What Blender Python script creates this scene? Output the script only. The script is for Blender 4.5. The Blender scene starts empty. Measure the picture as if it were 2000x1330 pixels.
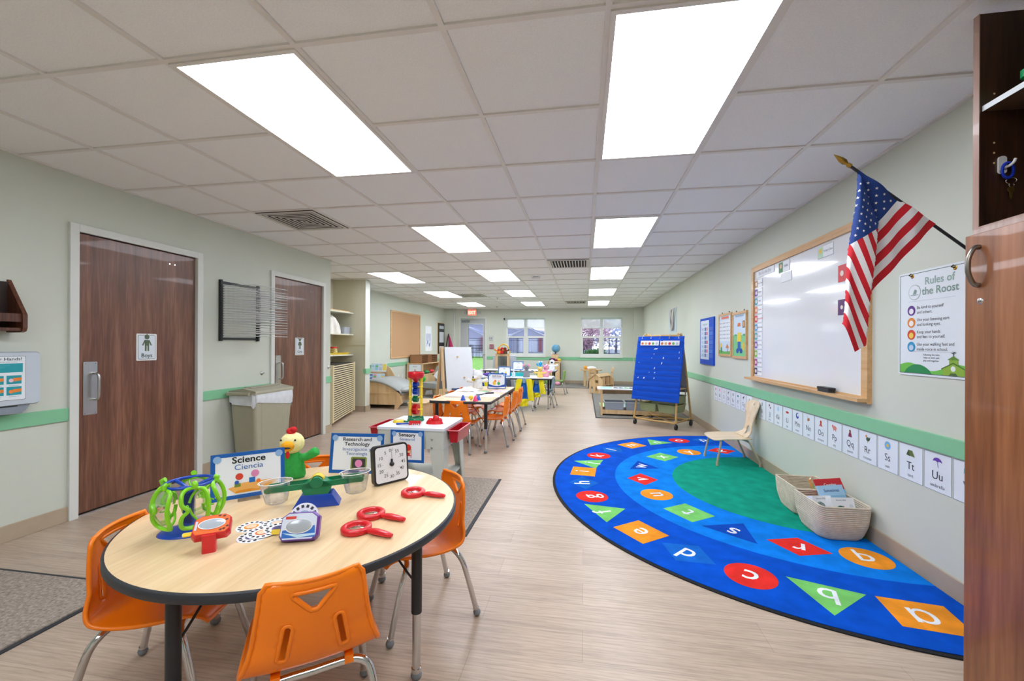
import bpy, math, random
from mathutils import Vector, Matrix, geometry
random.seed(7)
COL = bpy.context.scene.collection
PI = math.pi
H, WR, WL, YB, WF = 2.426, 1.812, -3.548, 13.5, -4.62

# ------------------------------------------------------------------ materials
def lin(h):
    h = h.lstrip('#'); r = [int(h[i:i+2], 16)/255 for i in (0, 2, 4)]
    return [c/12.92 if c <= .04045 else ((c+.055)/1.055)**2.4 for c in r]
MC = {}
def mat(name, hx, rough=.5, metal=0., var=.04, scale=12., bump=0., bscale=60., coat=0., trans=0., emit=0., stretch=None, alpha=1., ior=1.45, spec=.5):
    if name in MC: return MC[name]
    m = bpy.data.materials.new(name); m.use_nodes = True; nt = m.node_tree; N = nt.nodes; L = nt.links
    b = N['Principled BSDF']; col = lin(hx)
    b.inputs['Base Color'].default_value = col+[1]
    b.inputs['Roughness'].default_value = rough; b.inputs['Metallic'].default_value = metal
    b.inputs['Coat Weight'].default_value = coat; b.inputs['Transmission Weight'].default_value = trans
    b.inputs['IOR'].default_value = ior; b.inputs['Alpha'].default_value = alpha
    b.inputs['Specular IOR Level'].default_value = spec
    if emit:
        b.inputs['Emission Color'].default_value = col+[1]; b.inputs['Emission Strength'].default_value = emit
    if var or bump:
        tc = N.new('ShaderNodeTexCoord'); src = tc.outputs['Object']
        mp = N.new('ShaderNodeMapping'); L.new(src, mp.inputs[0])
        if stretch: mp.inputs['Scale'].default_value = stretch
        if var:
            n = N.new('ShaderNodeTexNoise'); n.inputs['Scale'].default_value = scale; n.inputs['Detail'].default_value = 4
            L.new(mp.outputs[0], n.inputs['Vector'])
            r = N.new('ShaderNodeValToRGB'); e = r.color_ramp.elements
            e[0].position = .3; e[1].position = .7
            e[0].color = [c*(1-var*2) for c in col]+[1]; e[1].color = [min(1, c*(1+var)) for c in col]+[1]
            L.new(n.outputs['Fac'], r.inputs[0]); L.new(r.outputs[0], b.inputs['Base Color'])
        if bump:
            n2 = N.new('ShaderNodeTexNoise'); n2.inputs['Scale'].default_value = bscale; n2.inputs['Detail'].default_value = 3
            L.new(mp.outputs[0], n2.inputs['Vector'])
            bp = N.new('ShaderNodeBump'); bp.inputs['Strength'].default_value = bump; bp.inputs['Distance'].default_value = .004
            L.new(n2.outputs['Fac'], bp.inputs['Height']); L.new(bp.outputs[0], b.inputs['Normal'])
    MC[name] = m; return m
def wood(name, dark, light, rough=.4, grain=(30, 30, 1.2), axis='Z', dist=3.5, scale=1.0, coat=.1, mid=None):
    """wood grain: noise stretched along one axis of the object, plus a finer streak"""
    if name in MC: return MC[name]
    m = bpy.data.materials.new(name); m.use_nodes = True; nt = m.node_tree; N = nt.nodes; L = nt.links
    b = N['Principled BSDF']; b.inputs['Roughness'].default_value = rough; b.inputs['Coat Weight'].default_value = coat
    tc = N.new('ShaderNodeTexCoord'); mp = N.new('ShaderNodeMapping'); L.new(tc.outputs['Object'], mp.inputs[0])
    sc = {'Z': (9, 9, .55), 'X': (.55, 9, 9), 'Y': (9, .55, 9)}[axis]
    mp.inputs['Scale'].default_value = [c*scale for c in sc]
    n = N.new('ShaderNodeTexNoise'); n.inputs['Scale'].default_value = 1.6; n.inputs['Detail'].default_value = 5; n.inputs['Distortion'].default_value = .6
    L.new(mp.outputs[0], n.inputs['Vector'])
    n3 = N.new('ShaderNodeTexNoise'); n3.inputs['Scale'].default_value = 9; n3.inputs['Detail'].default_value = 3
    L.new(mp.outputs[0], n3.inputs['Vector'])
    mx = N.new('ShaderNodeMix'); mx.inputs[0].default_value = .38
    L.new(n.outputs['Fac'], mx.inputs[2]); L.new(n3.outputs['Fac'], mx.inputs[3])
    r = N.new('ShaderNodeValToRGB'); e = r.color_ramp.elements
    e[0].position = .36; e[1].position = .64; e[0].color = lin(dark)+[1]; e[1].color = lin(light)+[1]
    if mid:
        x = e.new(.5); x.color = lin(mid)+[1]
    L.new(mx.outputs[0], r.inputs[0]); L.new(r.outputs[0], b.inputs['Base Color'])
    bp = N.new('ShaderNodeBump'); bp.inputs['Strength'].default_value = .08; bp.inputs['Distance'].default_value = .002
    L.new(n3.outputs['Fac'], bp.inputs['Height']); L.new(bp.outputs[0], b.inputs['Normal'])
    MC[name] = m; return m
def pc(hx):                                   # printed / painted flat colour
    return mat('print_'+hx.lstrip('#'), hx, rough=.45, var=.01, scale=3)

# ------------------------------------------------------------------ mesh builder
TXT = {}
def glyphs(s, bold=0.):
    k = (s, bold)
    if k in TXT: return TXT[k]
    cu = bpy.data.curves.new('t', 'FONT'); cu.body = s; cu.size = 1; cu.resolution_u = 3; cu.offset = bold
    cu.align_x = 'CENTER'; cu.fill_mode = 'FRONT'
    o = bpy.data.objects.new('t', cu); COL.objects.link(o); bpy.context.view_layer.update()
    me = bpy.data.meshes.new_from_object(o)
    r = ([tuple(v.co) for v in me.vertices], [tuple(p.vertices) for p in me.polygons])
    bpy.data.objects.remove(o); bpy.data.curves.remove(cu); bpy.data.meshes.remove(me)
    TXT[k] = r; return r
def frame(o, u, v):
    u = Vector(u).normalized(); v = Vector(v).normalized(); n = u.cross(v)
    return Matrix(((u.x, v.x, n.x, o[0]), (u.y, v.y, n.y, o[1]), (u.z, v.z, n.z, o[2]), (0, 0, 0, 1)))
def rotz(a): return Matrix.Rotation(a, 4, 'Z')
def tr(*p): return Matrix.Translation(p)
def circle(cx, cy, r, n=24, ry=None, a0=0): return [(cx+r*math.cos(a0+2*PI*i/n), cy+(ry or r)*math.sin(a0+2*PI*i/n)) for i in range(n)]
def rrect(x0, y0, x1, y1, r, n=5):
    P = []
    for cx, cy, a in ((x1-r, y1-r, 0), (x0+r, y1-r, 90), (x0+r, y0+r, 180), (x1-r, y0+r, 270)):
        for i in range(n+1):
            t = math.radians(a+90*i/n); P.append((cx+r*math.cos(t), cy+r*math.sin(t)))
    return P
def inside(p, poly):
    x, y = p; c = False; n = len(poly)
    for i in range(n):
        x1, y1 = poly[i]; x2, y2 = poly[i-1]
        if (y1 > y) != (y2 > y) and x < (x2-x1)*(y-y1)/(y2-y1)+x1: c = not c
    return c
def subdiv(poly, step):
    out = []
    for i in range(len(poly)):
        a = poly[i]; b = poly[(i+1) % len(poly)]; d = math.dist(a, b); k = max(1, int(d/step+.5))
        for j in range(k): out.append((a[0]+(b[0]-a[0])*j/k, a[1]+(b[1]-a[1])*j/k))
    return out
def smoothpath(pts, k=4, closed=False):
    P = [Vector(p) for p in pts]; n = len(P); out = []
    rng = range(n if closed else n-1)
    for i in rng:
        g = lambda j: P[j % n] if closed else P[max(0, min(n-1, j))]
        p0, p1, p2, p3 = g(i-1), g(i), g(i+1), g(i+2)
        for j in range(k):
            t = j/k
            out.append(.5*((2*p1)+(-p0+p2)*t+(2*p0-5*p1+4*p2-p3)*t*t+(-p0+3*p1-3*p2+p3)*t**3))
    if not closed: out.append(P[-1])
    return out
class MB:
    def __init__(s): s.V = []; s.F = []; s.I = []; s.S = []; s.M = []; s.T = Matrix.Identity(4)
    def mi(s, m):
        if m not in s.M: s.M.append(m)
        return s.M.index(m)
    def add(s, V, F, m, smooth=False, T=None):
        T = s.T @ T if T is not None else s.T; b = len(s.V); k = s.mi(m)
        s.V += [tuple(T @ Vector(v)) for v in V]
        for f in F: s.F.append([b+i for i in f]); s.I.append(k); s.S.append(smooth)
        return s
    def bx(s, x0, y0, z0, x1, y1, z1, m, T=None):
        V = [(x, y, z) for z in (z0, z1) for y in (y0, y1) for x in (x0, x1)]
        return s.add(V, [(0, 2, 3, 1), (4, 5, 7, 6), (0, 1, 5, 4), (2, 6, 7, 3), (0, 4, 6, 2), (1, 3, 7, 5)], m, False, T)
    def rbx(s, x0, y0, z0, x1, y1, z1, r, m, T=None, n=3):   # box with rounded vertical edges
        return s.prism(rrect(x0, y0, x1, y1, r, n), z0, z1, m, T)
    def prism(s, P, z0, z1, m, T=None, m2=None, scale=1., smooth=False):
        n = len(P); cx = sum(p[0] for p in P)/n; cy = sum(p[1] for p in P)/n
        V = [(p[0], p[1], z0) for p in P]+[(cx+(p[0]-cx)*scale, cy+(p[1]-cy)*scale, z1) for p in P]
        s.add(V, [(i, (i+1) % n, n+(i+1) % n, n+i) for i in range(n)], m2 or m, smooth, T)
        return s.add(V, [tuple(range(n))[::-1], tuple(range(n, 2*n))], m, False, T)
    def poly(s, P, m, T=None): return s.add([p if len(p) == 3 else (p[0], p[1], 0) for p in P], [tuple(range(len(P)))], m, False, T)
    def tube(s, P, r, m, n=10, closed=False, T=None, flat=1.):
        P = [Vector(p) for p in P]; k = len(P); R = r if isinstance(r, (list, tuple)) else [r]*k
        V = []; up = None
        for i in range(k):
            t = (P[(i+1) % k]-P[i-1]) if closed else (P[min(i+1, k-1)]-P[max(i-1, 0)])
            if t.length < 1e-9: t = Vector((0, 0, 1))
            t.normalize()
            if up is None: up = t.orthogonal().normalized() if abs(t.z) > .95 else Vector((0, 0, 1))
            a = (up-up.dot(t)*t)
            if a.length < 1e-6: a = t.orthogonal()
            a.normalize(); up = a; b = t.cross(a)
            for j in range(n):
                q = 2*PI*j/n; V.append(P[i]+R[i]*(a*math.cos(q)*flat+b*math.sin(q)))
        F = [(i*n+j, i*n+(j+1) % n, ((i+1) % k)*n+(j+1) % n, ((i+1) % k)*n+j) for i in range(k if closed else k-1) for j in range(n)]
        s.add(V, F, m, True, T)
        if not closed: s.add(V[:n], [tuple(range(n))[::-1]], m, False, T); s.add(V[-n:], [tuple(range(n))], m, False, T)
        return s
    def cyl(s, a, b, r, m, n=16, r2=None, T=None): return s.tube([a, b], [r, r if r2 is None else r2], m, n, T=T)
    def lathe(s, P, m, n=28, T=None, sx=1, sy=1):
        k = len(P); V = [(p[0]*math.cos(2*PI*j/n)*sx, p[0]*math.sin(2*PI*j/n)*sy, p[1]) for p in P for j in range(n)]
        F = [(i*n+j, i*n+(j+1) % n, (i+1)*n+(j+1) % n, (i+1)*n+j) for i in range(k-1) for j in range(n)]
        return s.add(V, F, m, True, T)
    def ball(s, c, r, m, n=16, T=None):
        rx, ry, rz = r if isinstance(r, (tuple, list)) else (r, r, r); h = n//2
        V = [(c[0]+rx*math.sin(PI*i/h)*math.cos(2*PI*j/n), c[1]+ry*math.sin(PI*i/h)*math.sin(2*PI*j/n), c[2]+rz*math.cos(PI*i/h)) for i in range(h+1) for j in range(n)]
        F = [(i*n+j, (i+1)*n+j, (i+1)*n+(j+1) % n, i*n+(j+1) % n) for i in range(h) for j in range(n)]
        return s.add(V, F, m, True, T)
    def grid(s, f, nu, nv, m, T=None, closeu=False):
        V = [f(i/nu, j/nv) for j in range(nv+1) for i in range(nu+1)]; w = nu+1
        return s.add(V, [(j*w+i, j*w+i+1, (j+1)*w+i+1, (j+1)*w+i) for j in range(nv) for i in range(nu)], m, True, T)
    def sheet(s, outline, holes, fmap, m, step=.015, T=None):
        O = subdiv(outline, step); Hs = [subdiv(h, step*.6) for h in holes]; pts = list(O); E = [(i, (i+1) % len(O)) for i in range(len(O))]
        for h in Hs:
            b = len(pts); pts += h; E += [(b+i, b+(i+1) % len(h)) for i in range(len(h))]
        x0, x1 = min(p[0] for p in O), max(p[0] for p in O); y0, y1 = min(p[1] for p in O), max(p[1] for p in O)
        rings = [O]+Hs; j = 0; y = y0+step*.5
        while y < y1:
            x = x0+step*(.5 if j % 2 else 1.)
            while x < x1:
                if inside((x, y), O) and not any(inside((x, y), h) for h in Hs) and all(min((x-q[0])**2+(y-q[1])**2 for q in R) > (step*.45)**2 for R in rings): pts.append((x, y))
                x += step
            y += step*.87; j += 1
        r = geometry.delaunay_2d_cdt([Vector(p) for p in pts], E, [], 0, 1e-6)
        V = r[0]; F = []
        for f in r[2]:
            c = (sum(V[i].x for i in f)/len(f), sum(V[i].y for i in f)/len(f))
            if inside(c, O) and not any(inside(c, h) for h in Hs): F.append(tuple(f))
        return s.add([fmap(v.x, v.y) for v in V], F, m, True, T)
    def text(s, t, size, m, T, bold=0., sx=1., align='C'):
        V, F = glyphs(t, bold)
        if not V: return s
        x0 = min(v[0] for v in V); x1 = max(v[0] for v in V)
        dx = -(x0+x1)/2 if align == 'C' else (-x0 if align == 'L' else -x1)
        return s.add([((v[0]+dx)*size*sx, v[1]*size, 0) for v in V], F, m, False, T)
    def build(s, name, parent=None, loc=(0, 0, 0), rz=0, bevel=0, solid=0, off=0, M=None, sub=0, bs=2):
        me = bpy.data.meshes.new(name); me.from_pydata(s.V, [], s.F); me.update()
        for m in s.M: me.materials.append(m)
        me.polygons.foreach_set('material_index', s.I); me.polygons.foreach_set('use_smooth', s.S)
        o = bpy.data.objects.new(name, me); COL.objects.link(o)
        o.location = loc; o.rotation_euler = (0, 0, rz)
        if M is not None: o.matrix_world = M
        if parent: o.parent = parent
        if sub:
            d = o.modifiers.new('s', 'SUBSURF'); d.levels = sub; d.render_levels = sub
        if solid:
            d = o.modifiers.new('t', 'SOLIDIFY'); d.thickness = solid; d.offset = off
        if bevel:
            d = o.modifiers.new('b', 'BEVEL'); d.width = bevel; d.segments = bs; d.limit_method = 'ANGLE'; d.angle_limit = .7; d.harden_normals = False
        return o
class Art:
    """flat print on a surface: frame T (u right, v up, n out of the surface)"""
    def __init__(s, T, mb=None, d=.0005): s.T = T; s.mb = mb or MB(); s.d = d
    def t(s, l): return s.T @ tr(0, 0, l*s.d)
    def rect(s, x0, y0, x1, y1, c, l=1): s.mb.poly([(x0, y0), (x1, y0), (x1, y1), (x0, y1)], pc(c), s.t(l)); return s
    def rr(s, x0, y0, x1, y1, r, c, l=1): s.mb.poly(rrect(x0, y0, x1, y1, r), pc(c), s.t(l)); return s
    def disc(s, x, y, r, c, l=1, ry=None, n=20): s.mb.poly(circle(x, y, r, n, ry), pc(c), s.t(l)); return s
    def poly(s, P, c, l=1): s.mb.poly(P, pc(c), s.t(l)); return s
    def line(s, x0, y0, x1, y1, w, c, l=1):
        dx, dy = x1-x0, y1-y0; k = math.hypot(dx, dy) or 1; a, b = -dy/k*w/2, dx/k*w/2
        s.mb.poly([(x0+a, y0+b), (x0-a, y0-b), (x1-a, y1-b), (x1+a, y1+b)], pc(c), s.t(l)); return s
    def border(s, x0, y0, x1, y1, w, c, l=1):
        s.rect(x0, y0, x1, y0+w, c, l); s.rect(x0, y1-w, x1, y1, c, l); s.rect(x0, y0+w, x0+w, y1-w, c, l); s.rect(x1-w, y0+w, x1, y1-w, c, l); return s
    def text(s, x, y, t, size, c, l=2, bold=0., sx=1., align='C'): s.mb.text(t, size, pc(c), s.t(l) @ tr(x, y, 0), bold, sx, align); return s
# ------------------------------------------------------------------ things
def tag(o, label=None, cat=None, group=None, kind=None):
    if label: o['label'] = label
    if cat: o['category'] = cat
    if group: o['group'] = group
    if kind: o['kind'] = kind
    return o
def thing(name, label, cat, loc=(0, 0, 0), rz=0, group=None):
    o = bpy.data.objects.new(name, None); COL.objects.link(o); o.location = loc; o.rotation_euler = (0, 0, rz)
    o.empty_display_size = .05
    return tag(o, label, cat, group)
def copy_tree(o, parent=None):
    c = o.copy(); COL.objects.link(c)
    if parent: c.parent = parent
    for ch in [x for x in list(bpy.data.objects) if x.parent == o]: copy_tree(ch, c)
    return c
def place(o, loc, rz, label, group=None):
    o.location = loc; o.rotation_euler = (0, 0, rz); o['label'] = label
    if group: o['group'] = group
    return o
def struct(name, mb, **k): return tag(mb.build(name, **k), kind='structure')
# ------------------------------------------------------------------ shared materials
WALL = mat('wall_paint', '#D1D6C9', .6, var=.012, scale=2, bump=.05, bscale=250)
CREAM = mat('alcove_paint', '#D2CFB8', .6, var=.012, scale=2)
TRIMW = mat('white_trim_paint', '#DDE0DA', .35, var=.01)
RAIL = mat('green_rail_paint', '#86C79B', .4, var=.015)
BASE = mat('vinyl_base', '#B5A48C', .45, var=.03)
CEIL = mat('ceiling_tile', '#F5F6F6', .9, var=.03, scale=180, bump=.35, bscale=220)
TEE = mat('ceiling_tee', '#E6E3DE', .4, var=.01)
DOORW = wood('walnut_laminate', '#5A3A2B', '#8C614A', .34, axis='Z', mid='#734B38', coat=.15)
CABW = wood('cabinet_laminate', '#6E3F24', '#9C6440', .3, axis='Z', mid='#85522F', coat=.25, scale=.8)
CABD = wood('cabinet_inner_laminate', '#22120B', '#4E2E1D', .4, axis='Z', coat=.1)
CABE = wood('cabinet_edge_band', '#8A6A5C', '#A98C7E', .3, axis='Z', coat=.2)
MAPLE = wood('maple_laminate', '#D9B98A', '#EACFA4', .3, axis='Y', coat=.15, scale=.9)
BIRCH = wood('birch_ply', '#CDA877', '#E0C397', .4, axis='Z', coat=.1)
OAK = wood('oak_frame', '#C99A62', '#DDB684', .4, axis='Y', coat=.1)
BLACK = mat('black_plastic', '#26272A', .4, var=.03)
EDGE = mat('black_edge_band', '#33353A', .45, var=.05, scale=200, bump=.1, bscale=400)
CHROME = mat('chrome', '#D2D2D4', .14, 1., var=.01)
STEEL = mat('brushed_steel', '#C4C4C2', .3, 1., var=.03, scale=8, stretch=(40, 40, 1))
GREYM = mat('grey_rubber', '#7D8287', .6, var=.04)
WHITE = mat('white_plastic', '#E9EAEA', .35, var=.01)
PAPER = mat('white_paper', '#EEF0F4', .6, var=.01)
CLEAR = mat('clear_acrylic', '#F2F6FA', .03, trans=1., var=0, ior=1.2, alpha=.55)
GLASS = mat('window_glass', '#F4F8FA', .0, trans=1., var=0, ior=1.02, alpha=.35)
ORANGE = mat('orange_plastic', '#FF820A', .32, var=.015, coat=.12)
BLUECH = mat('slate_blue_plastic', '#8FA7BC', .35, var=.015)
SLATE = mat('charcoal_plastic', '#454F5E', .4, var=.02)
GREENCH = mat('apple_green_plastic', '#93BE68', .35, var=.015)
RED = mat('red_plastic', '#D41F27', .28, var=.02, coat=.2)
DRED = mat('dark_red_plastic', '#B00F1E', .3, var=.02, coat=.2)
YEL = mat('yellow_plastic', '#F2D13A', .3, var=.02, coat=.2)
BLU = mat('blue_plastic', '#1746B0', .28, var=.02, coat=.2)
GRN = mat('green_plastic', '#0E7A4E', .3, var=.02, coat=.2)
LIME = mat('lime_plastic', '#86D61E', .25, var=.02, coat=.3)
PLBLUE = mat('pocket_chart_nylon', '#0650CC', .5, var=.08, scale=5, bump=.4, bscale=14, stretch=(1, 1, 6), spec=.2)
DARKMAT = mat('dark_fleck', '#7E7064', .9, var=.25, scale=160)

# floor: vinyl planks running across the room
def floor_mat():
    m = bpy.data.materials.new('vinyl_plank_floor'); m.use_nodes = True; N = m.node_tree.nodes; L = m.node_tree.links; b = N['Principled BSDF']
    tc = N.new('ShaderNodeTexCoord'); br = N.new('ShaderNodeTexBrick'); L.new(tc.outputs['Object'], br.inputs['Vector'])
    br.inputs['Color1'].default_value = lin('#C4B29F')+[1]; br.inputs['Color2'].default_value = lin('#B9A694')+[1]; br.inputs['Mortar'].default_value = lin('#A69585')+[1]
    br.inputs['Scale'].default_value = 1; br.inputs['Mortar Size'].default_value = .0012; br.inputs['Brick Width'].default_value = 1.22; br.inputs['Row Height'].default_value = .183; br.offset = .37
    mp = N.new('ShaderNodeMapping'); mp.inputs['Scale'].default_value = (.9, 11, 1); L.new(tc.outputs['Object'], mp.inputs[0])
    n1 = N.new('ShaderNodeTexNoise'); n1.inputs['Scale'].default_value = 2.2; n1.inputs['Detail'].default_value = 6; n1.inputs['Distortion'].default_value = 1.4; L.new(mp.outputs[0], n1.inputs['Vector'])
    wv = N.new('ShaderNodeTexNoise'); wv.inputs['Scale'].default_value = 14; wv.inputs['Detail'].default_value = 4; L.new(mp.outputs[0], wv.inputs['Vector'])
    r = N.new('ShaderNodeValToRGB'); r.color_ramp.elements[0].position = .33; r.color_ramp.elements[0].color = (.66, .62, .58, 1); r.color_ramp.elements[1].position = .6; r.color_ramp.elements[1].color = (1.04, 1.03, 1.02, 1)
    L.new(n1.outputs['Fac'], r.inputs[0])
    r2 = N.new('ShaderNodeValToRGB'); r2.color_ramp.elements[0].position = .38; r2.color_ramp.elements[0].color = (.8, .78, .75, 1); r2.color_ramp.elements[1].position = .55; r2.color_ramp.elements[1].color = (1, 1, 1, 1)
    L.new(wv.outputs['Fac'], r2.inputs[0])
    # fine dark grain rings
    wt = N.new('ShaderNodeTexWave'); wt.wave_type = 'BANDS'; wt.bands_direction = 'Y'; wt.inputs['Scale'].default_value = 1.6; wt.inputs['Distortion'].default_value = 9; wt.inputs['Detail'].default_value = 3; wt.inputs['Detail Scale'].default_value = .7
    L.new(mp.outputs[0], wt.inputs['Vector'])
    r3 = N.new('ShaderNodeValToRGB'); r3.color_ramp.elements[0].position = .0; r3.color_ramp.elements[0].color = (.83, .8, .77, 1); r3.color_ramp.elements[1].position = .22; r3.color_ramp.elements[1].color = (1, 1, 1, 1)
    L.new(wt.outputs['Fac'], r3.inputs[0])
    prev = br.outputs['Color']
    for rr, f in ((r, .5), (r2, .55), (r3, .7)):
        x = N.new('ShaderNodeMix'); x.data_type = 'RGBA'; x.blend_type = 'MULTIPLY'; x.inputs[0].default_value = f
        L.new(prev, x.inputs[6]); L.new(rr.outputs[0], x.inputs[7]); prev = x.outputs[2]
    L.new(prev, b.inputs['Base Color']); b.inputs['Roughness'].default_value = .36; b.inputs['Specular IOR Level'].default_value = .45
    bp = N.new('ShaderNodeBump'); bp.inputs['Strength'].default_value = .12; bp.inputs['Distance'].default_value = .002; L.new(wv.outputs['Fac'], bp.inputs['Height']); L.new(bp.outputs[0], b.inputs['Normal'])
    return m
Y0 = -2.4
mb = MB(); mb.bx(-6.2, Y0, -.06, WR+.2, YB+.2, 0, floor_mat()); struct('floor', mb)

def cells(u0, u1, z0, z1, holes):
    U = sorted({u0, u1, *[h[0] for h in holes], *[h[1] for h in holes]}); Zs = sorted({z0, z1, *[h[2] for h in holes], *[h[3] for h in holes]})
    for a, b in zip(U, U[1:]):
        for c, d in zip(Zs, Zs[1:]):
            if not any(h[0] <= a and b <= h[1] and h[2] <= c and d <= h[3] for h in holes): yield a, b, c, d
# right wall, wall behind the camera
mb = MB(); mb.bx(WR, Y0, 0, WR+.15, YB+.2, H+.1, WALL); struct('wall_right', mb)
mb = MB(); mb.bx(-6.2, Y0-.15, 0, WR+.15, Y0, H+.1, WALL); struct('wall_front', mb)
# left wall with two door openings, then the alcove and its pillar
D1, D2 = (2.353, 3.375), (4.235, 5.252)
mb = MB()
for a, b, c, d in cells(Y0, 5.385, 0, H+.1, [(D1[0]+.05, D1[1]-.05, 0, 2.03), (D2[0]+.05, D2[1]-.05, 0, 2.03)]): mb.bx(WL-.13, a, c, WL, b, d, WALL)
struct('wall_left', mb)
mb = MB(); mb.bx(WF-.12, 5.255, 0, WL-.13, 5.385, H+.1, CREAM); mb.bx(WF-.12, 5.385, 0, WF, 7.09, H+.1, CREAM); mb.bx(WF-.12, 7.09, 0, -3.975, 7.24, H+.1, CREAM)
mb.bx(WF, 7.08, 1.225, -3.985, 7.092, 1.245, CREAM); struct('wall_alcove', mb)
mb = MB(); mb.bx(-3.975, 7.085, .1, -3.965, 7.245, H, mat('corner_guard', '#D8DCD2', .35, var=.01)); struct('trim_1', mb)
mb = MB(); mb.bx(WF-.12, 7.24, 0, WF, YB+.2, H+.1, WALL); struct('wall_far_left', mb)
# room behind left doors (dark closets) closed off
mb = MB(); mb.bx(-5.2, 2.2, 0, -5.15, 5.25, H, CREAM); mb.bx(-5.2, 2.1, 0, WL-.13, 2.15, H, CREAM); struct('wall_closet', mb)
# back wall
DB = (-4.155, -3.2); W1 = (-2.556, -1.233); W2 = (-.11, 1.205)
mb = MB()
for a, b, c, d in cells(WF, WR, 0, H+.1, [(DB[0]+.05, DB[1]-.05, 0, 2.12), (W1[0], W1[1], .865, 2.13), (W2[0], W2[1], .865, 2.13)]): mb.bx(a, YB, c, b, YB+.16, d, WALL)
mb.bx(1.535, YB-.12, 0, WR, YB, H, WALL); mb.bx(WF, YB-.14, 0, -4.33, YB, H, WALL); struct('wall_back', mb)
mb = MB(); mb.bx(-4.33, YB-.05, 0, -4.285, YB, H, TRIMW); struct('trim_2', mb)
# ceiling: tiles in a tee grid
mb = MB(); mb.bx(-6.2, Y0, H+.008, WR+.15, YB+.15, H+.03, CEIL); struct('ceiling', mb)
GX, GY, G = -1.1387, 1.4856, .6096
mb = MB()
for i in range(-6, 5):
    x = GX+G*i
    if x > WF: mb.bx(x-.012, Y0, H-.001, x+.012, YB, H+.0085, TEE)
for j in range(-6, 20):
    y = GY+G*j; mb.bx(WF, y-.012, H-.0008, WR, y+.012, H+.0085, TEE)
mb.bx(WR-.02, Y0, H-.002, WR, YB, H+.0085, TEE); mb.bx(WL, Y0, H-.002, WL+.02, 5.385, H+.0085, TEE); mb.bx(WF, YB-.02, H-.002, WR, YB, H+.0085, TEE); mb.bx(WF, 7.24, H-.002, WF+.02, YB, H+.0085, TEE)
struct('trim_3', mb)
# rails and bases
def rail(name, x0, y0, x1, y1, nz, z0=.70, z1=.79, t=.014, m=RAIL):
    mb = MB(); d = Vector((x1-x0, y1-y0, 0)); L = d.length; T = frame((x0, y0, 0), d, (0, 0, 1))
    mb.bx(0, z0, 0, L, z1, t, m, T); struct(name, mb, bevel=.003)
rail('trim_4', WR, 13.38, WR, Y0, 0)                      # right wall rail; local n must face -x
rail('trim_5', WL, Y0, WL, D1[0], 0); rail('trim_6', WL, D1[1], WL, D2[0], 0); rail('trim_7', WL, D2[1], WL, 5.4, 0)
rail('trim_8', WF, 7.24, WF, 13.36, 0); rail('trim_9', -3.2, YB, 1.535, YB, 0, .755, .86); rail('trim_10', 1.535, YB-.12, WR, YB-.12, 0, .755, .86)
mb = MB(); mb.bx(-3.966, 7.08, .70, -3.95, 7.25, .79, RAIL); mb.bx(-4.0, 7.075, .70, -3.95, 7.09, .79, RAIL); struct('trim_11', mb)
mb = MB(); mb.bx(WL-.13, 5.385, .70, WL+.014, 5.395, .79, RAIL); struct('trim_12', mb)
def base(name, *a): rail(name, *a, 0, 0, .105, .01, BASE)
base('baseboard_right', WR, 13.38, WR, Y0); base('baseboard_left', WL, Y0, WL, D1[0]); base('baseboard_left_2', WL, D1[1], WL, D2[0]); base('baseboard_left_3', WL, D2[1], WL, 5.4)
base('baseboard_far_left', WF, 7.24, WF, 13.36); base('baseboard_back', -3.2, YB, 1.535, YB); base('baseboard_back_2', 1.535, YB-.12, WR, YB-.12)
mb = MB(); mb.bx(-4.6, 7.08, 0, -3.965, 7.09, .105, BASE); mb.bx(-3.976, 7.08, 0, -3.955, 7.25, .105, BASE); struct('baseboard_pillar', mb)

# doors
def sign_person(art, x, y, s, girl):
    c = '#5B6B52'
    art.disc(x, y+s*.62, s*.17, c, 2)
    if girl:
        art.disc(x-s*.2, y+s*.74, s*.08, c, 2); art.disc(x+s*.2, y+s*.74, s*.08, c, 2)
        art.poly([(x-.13*s, y+.4*s), (x+.13*s, y+.4*s), (x+.22*s, y), (x-.22*s, y)], c, 2)
    else: art.rect(x-.15*s, y, x+.15*s, y+.4*s, c, 2); art.rect(x-.03*s, y+.76*s, x+.03*s, y+.84*s, c, 2)
    art.line(x-.13*s, y+.38*s, x-.3*s, y+.02*s, .09*s, c, 2); art.line(x+.13*s, y+.38*s, x+.3*s, y+.02*s, .09*s, c, 2)
    art.line(x-.08*s, y+.02*s, x-.09*s, y-.38*s, .11*s, c, 2); art.line(x+.08*s, y+.02*s, x+.09*s, y-.38*s, .11*s, c, 2)
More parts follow.
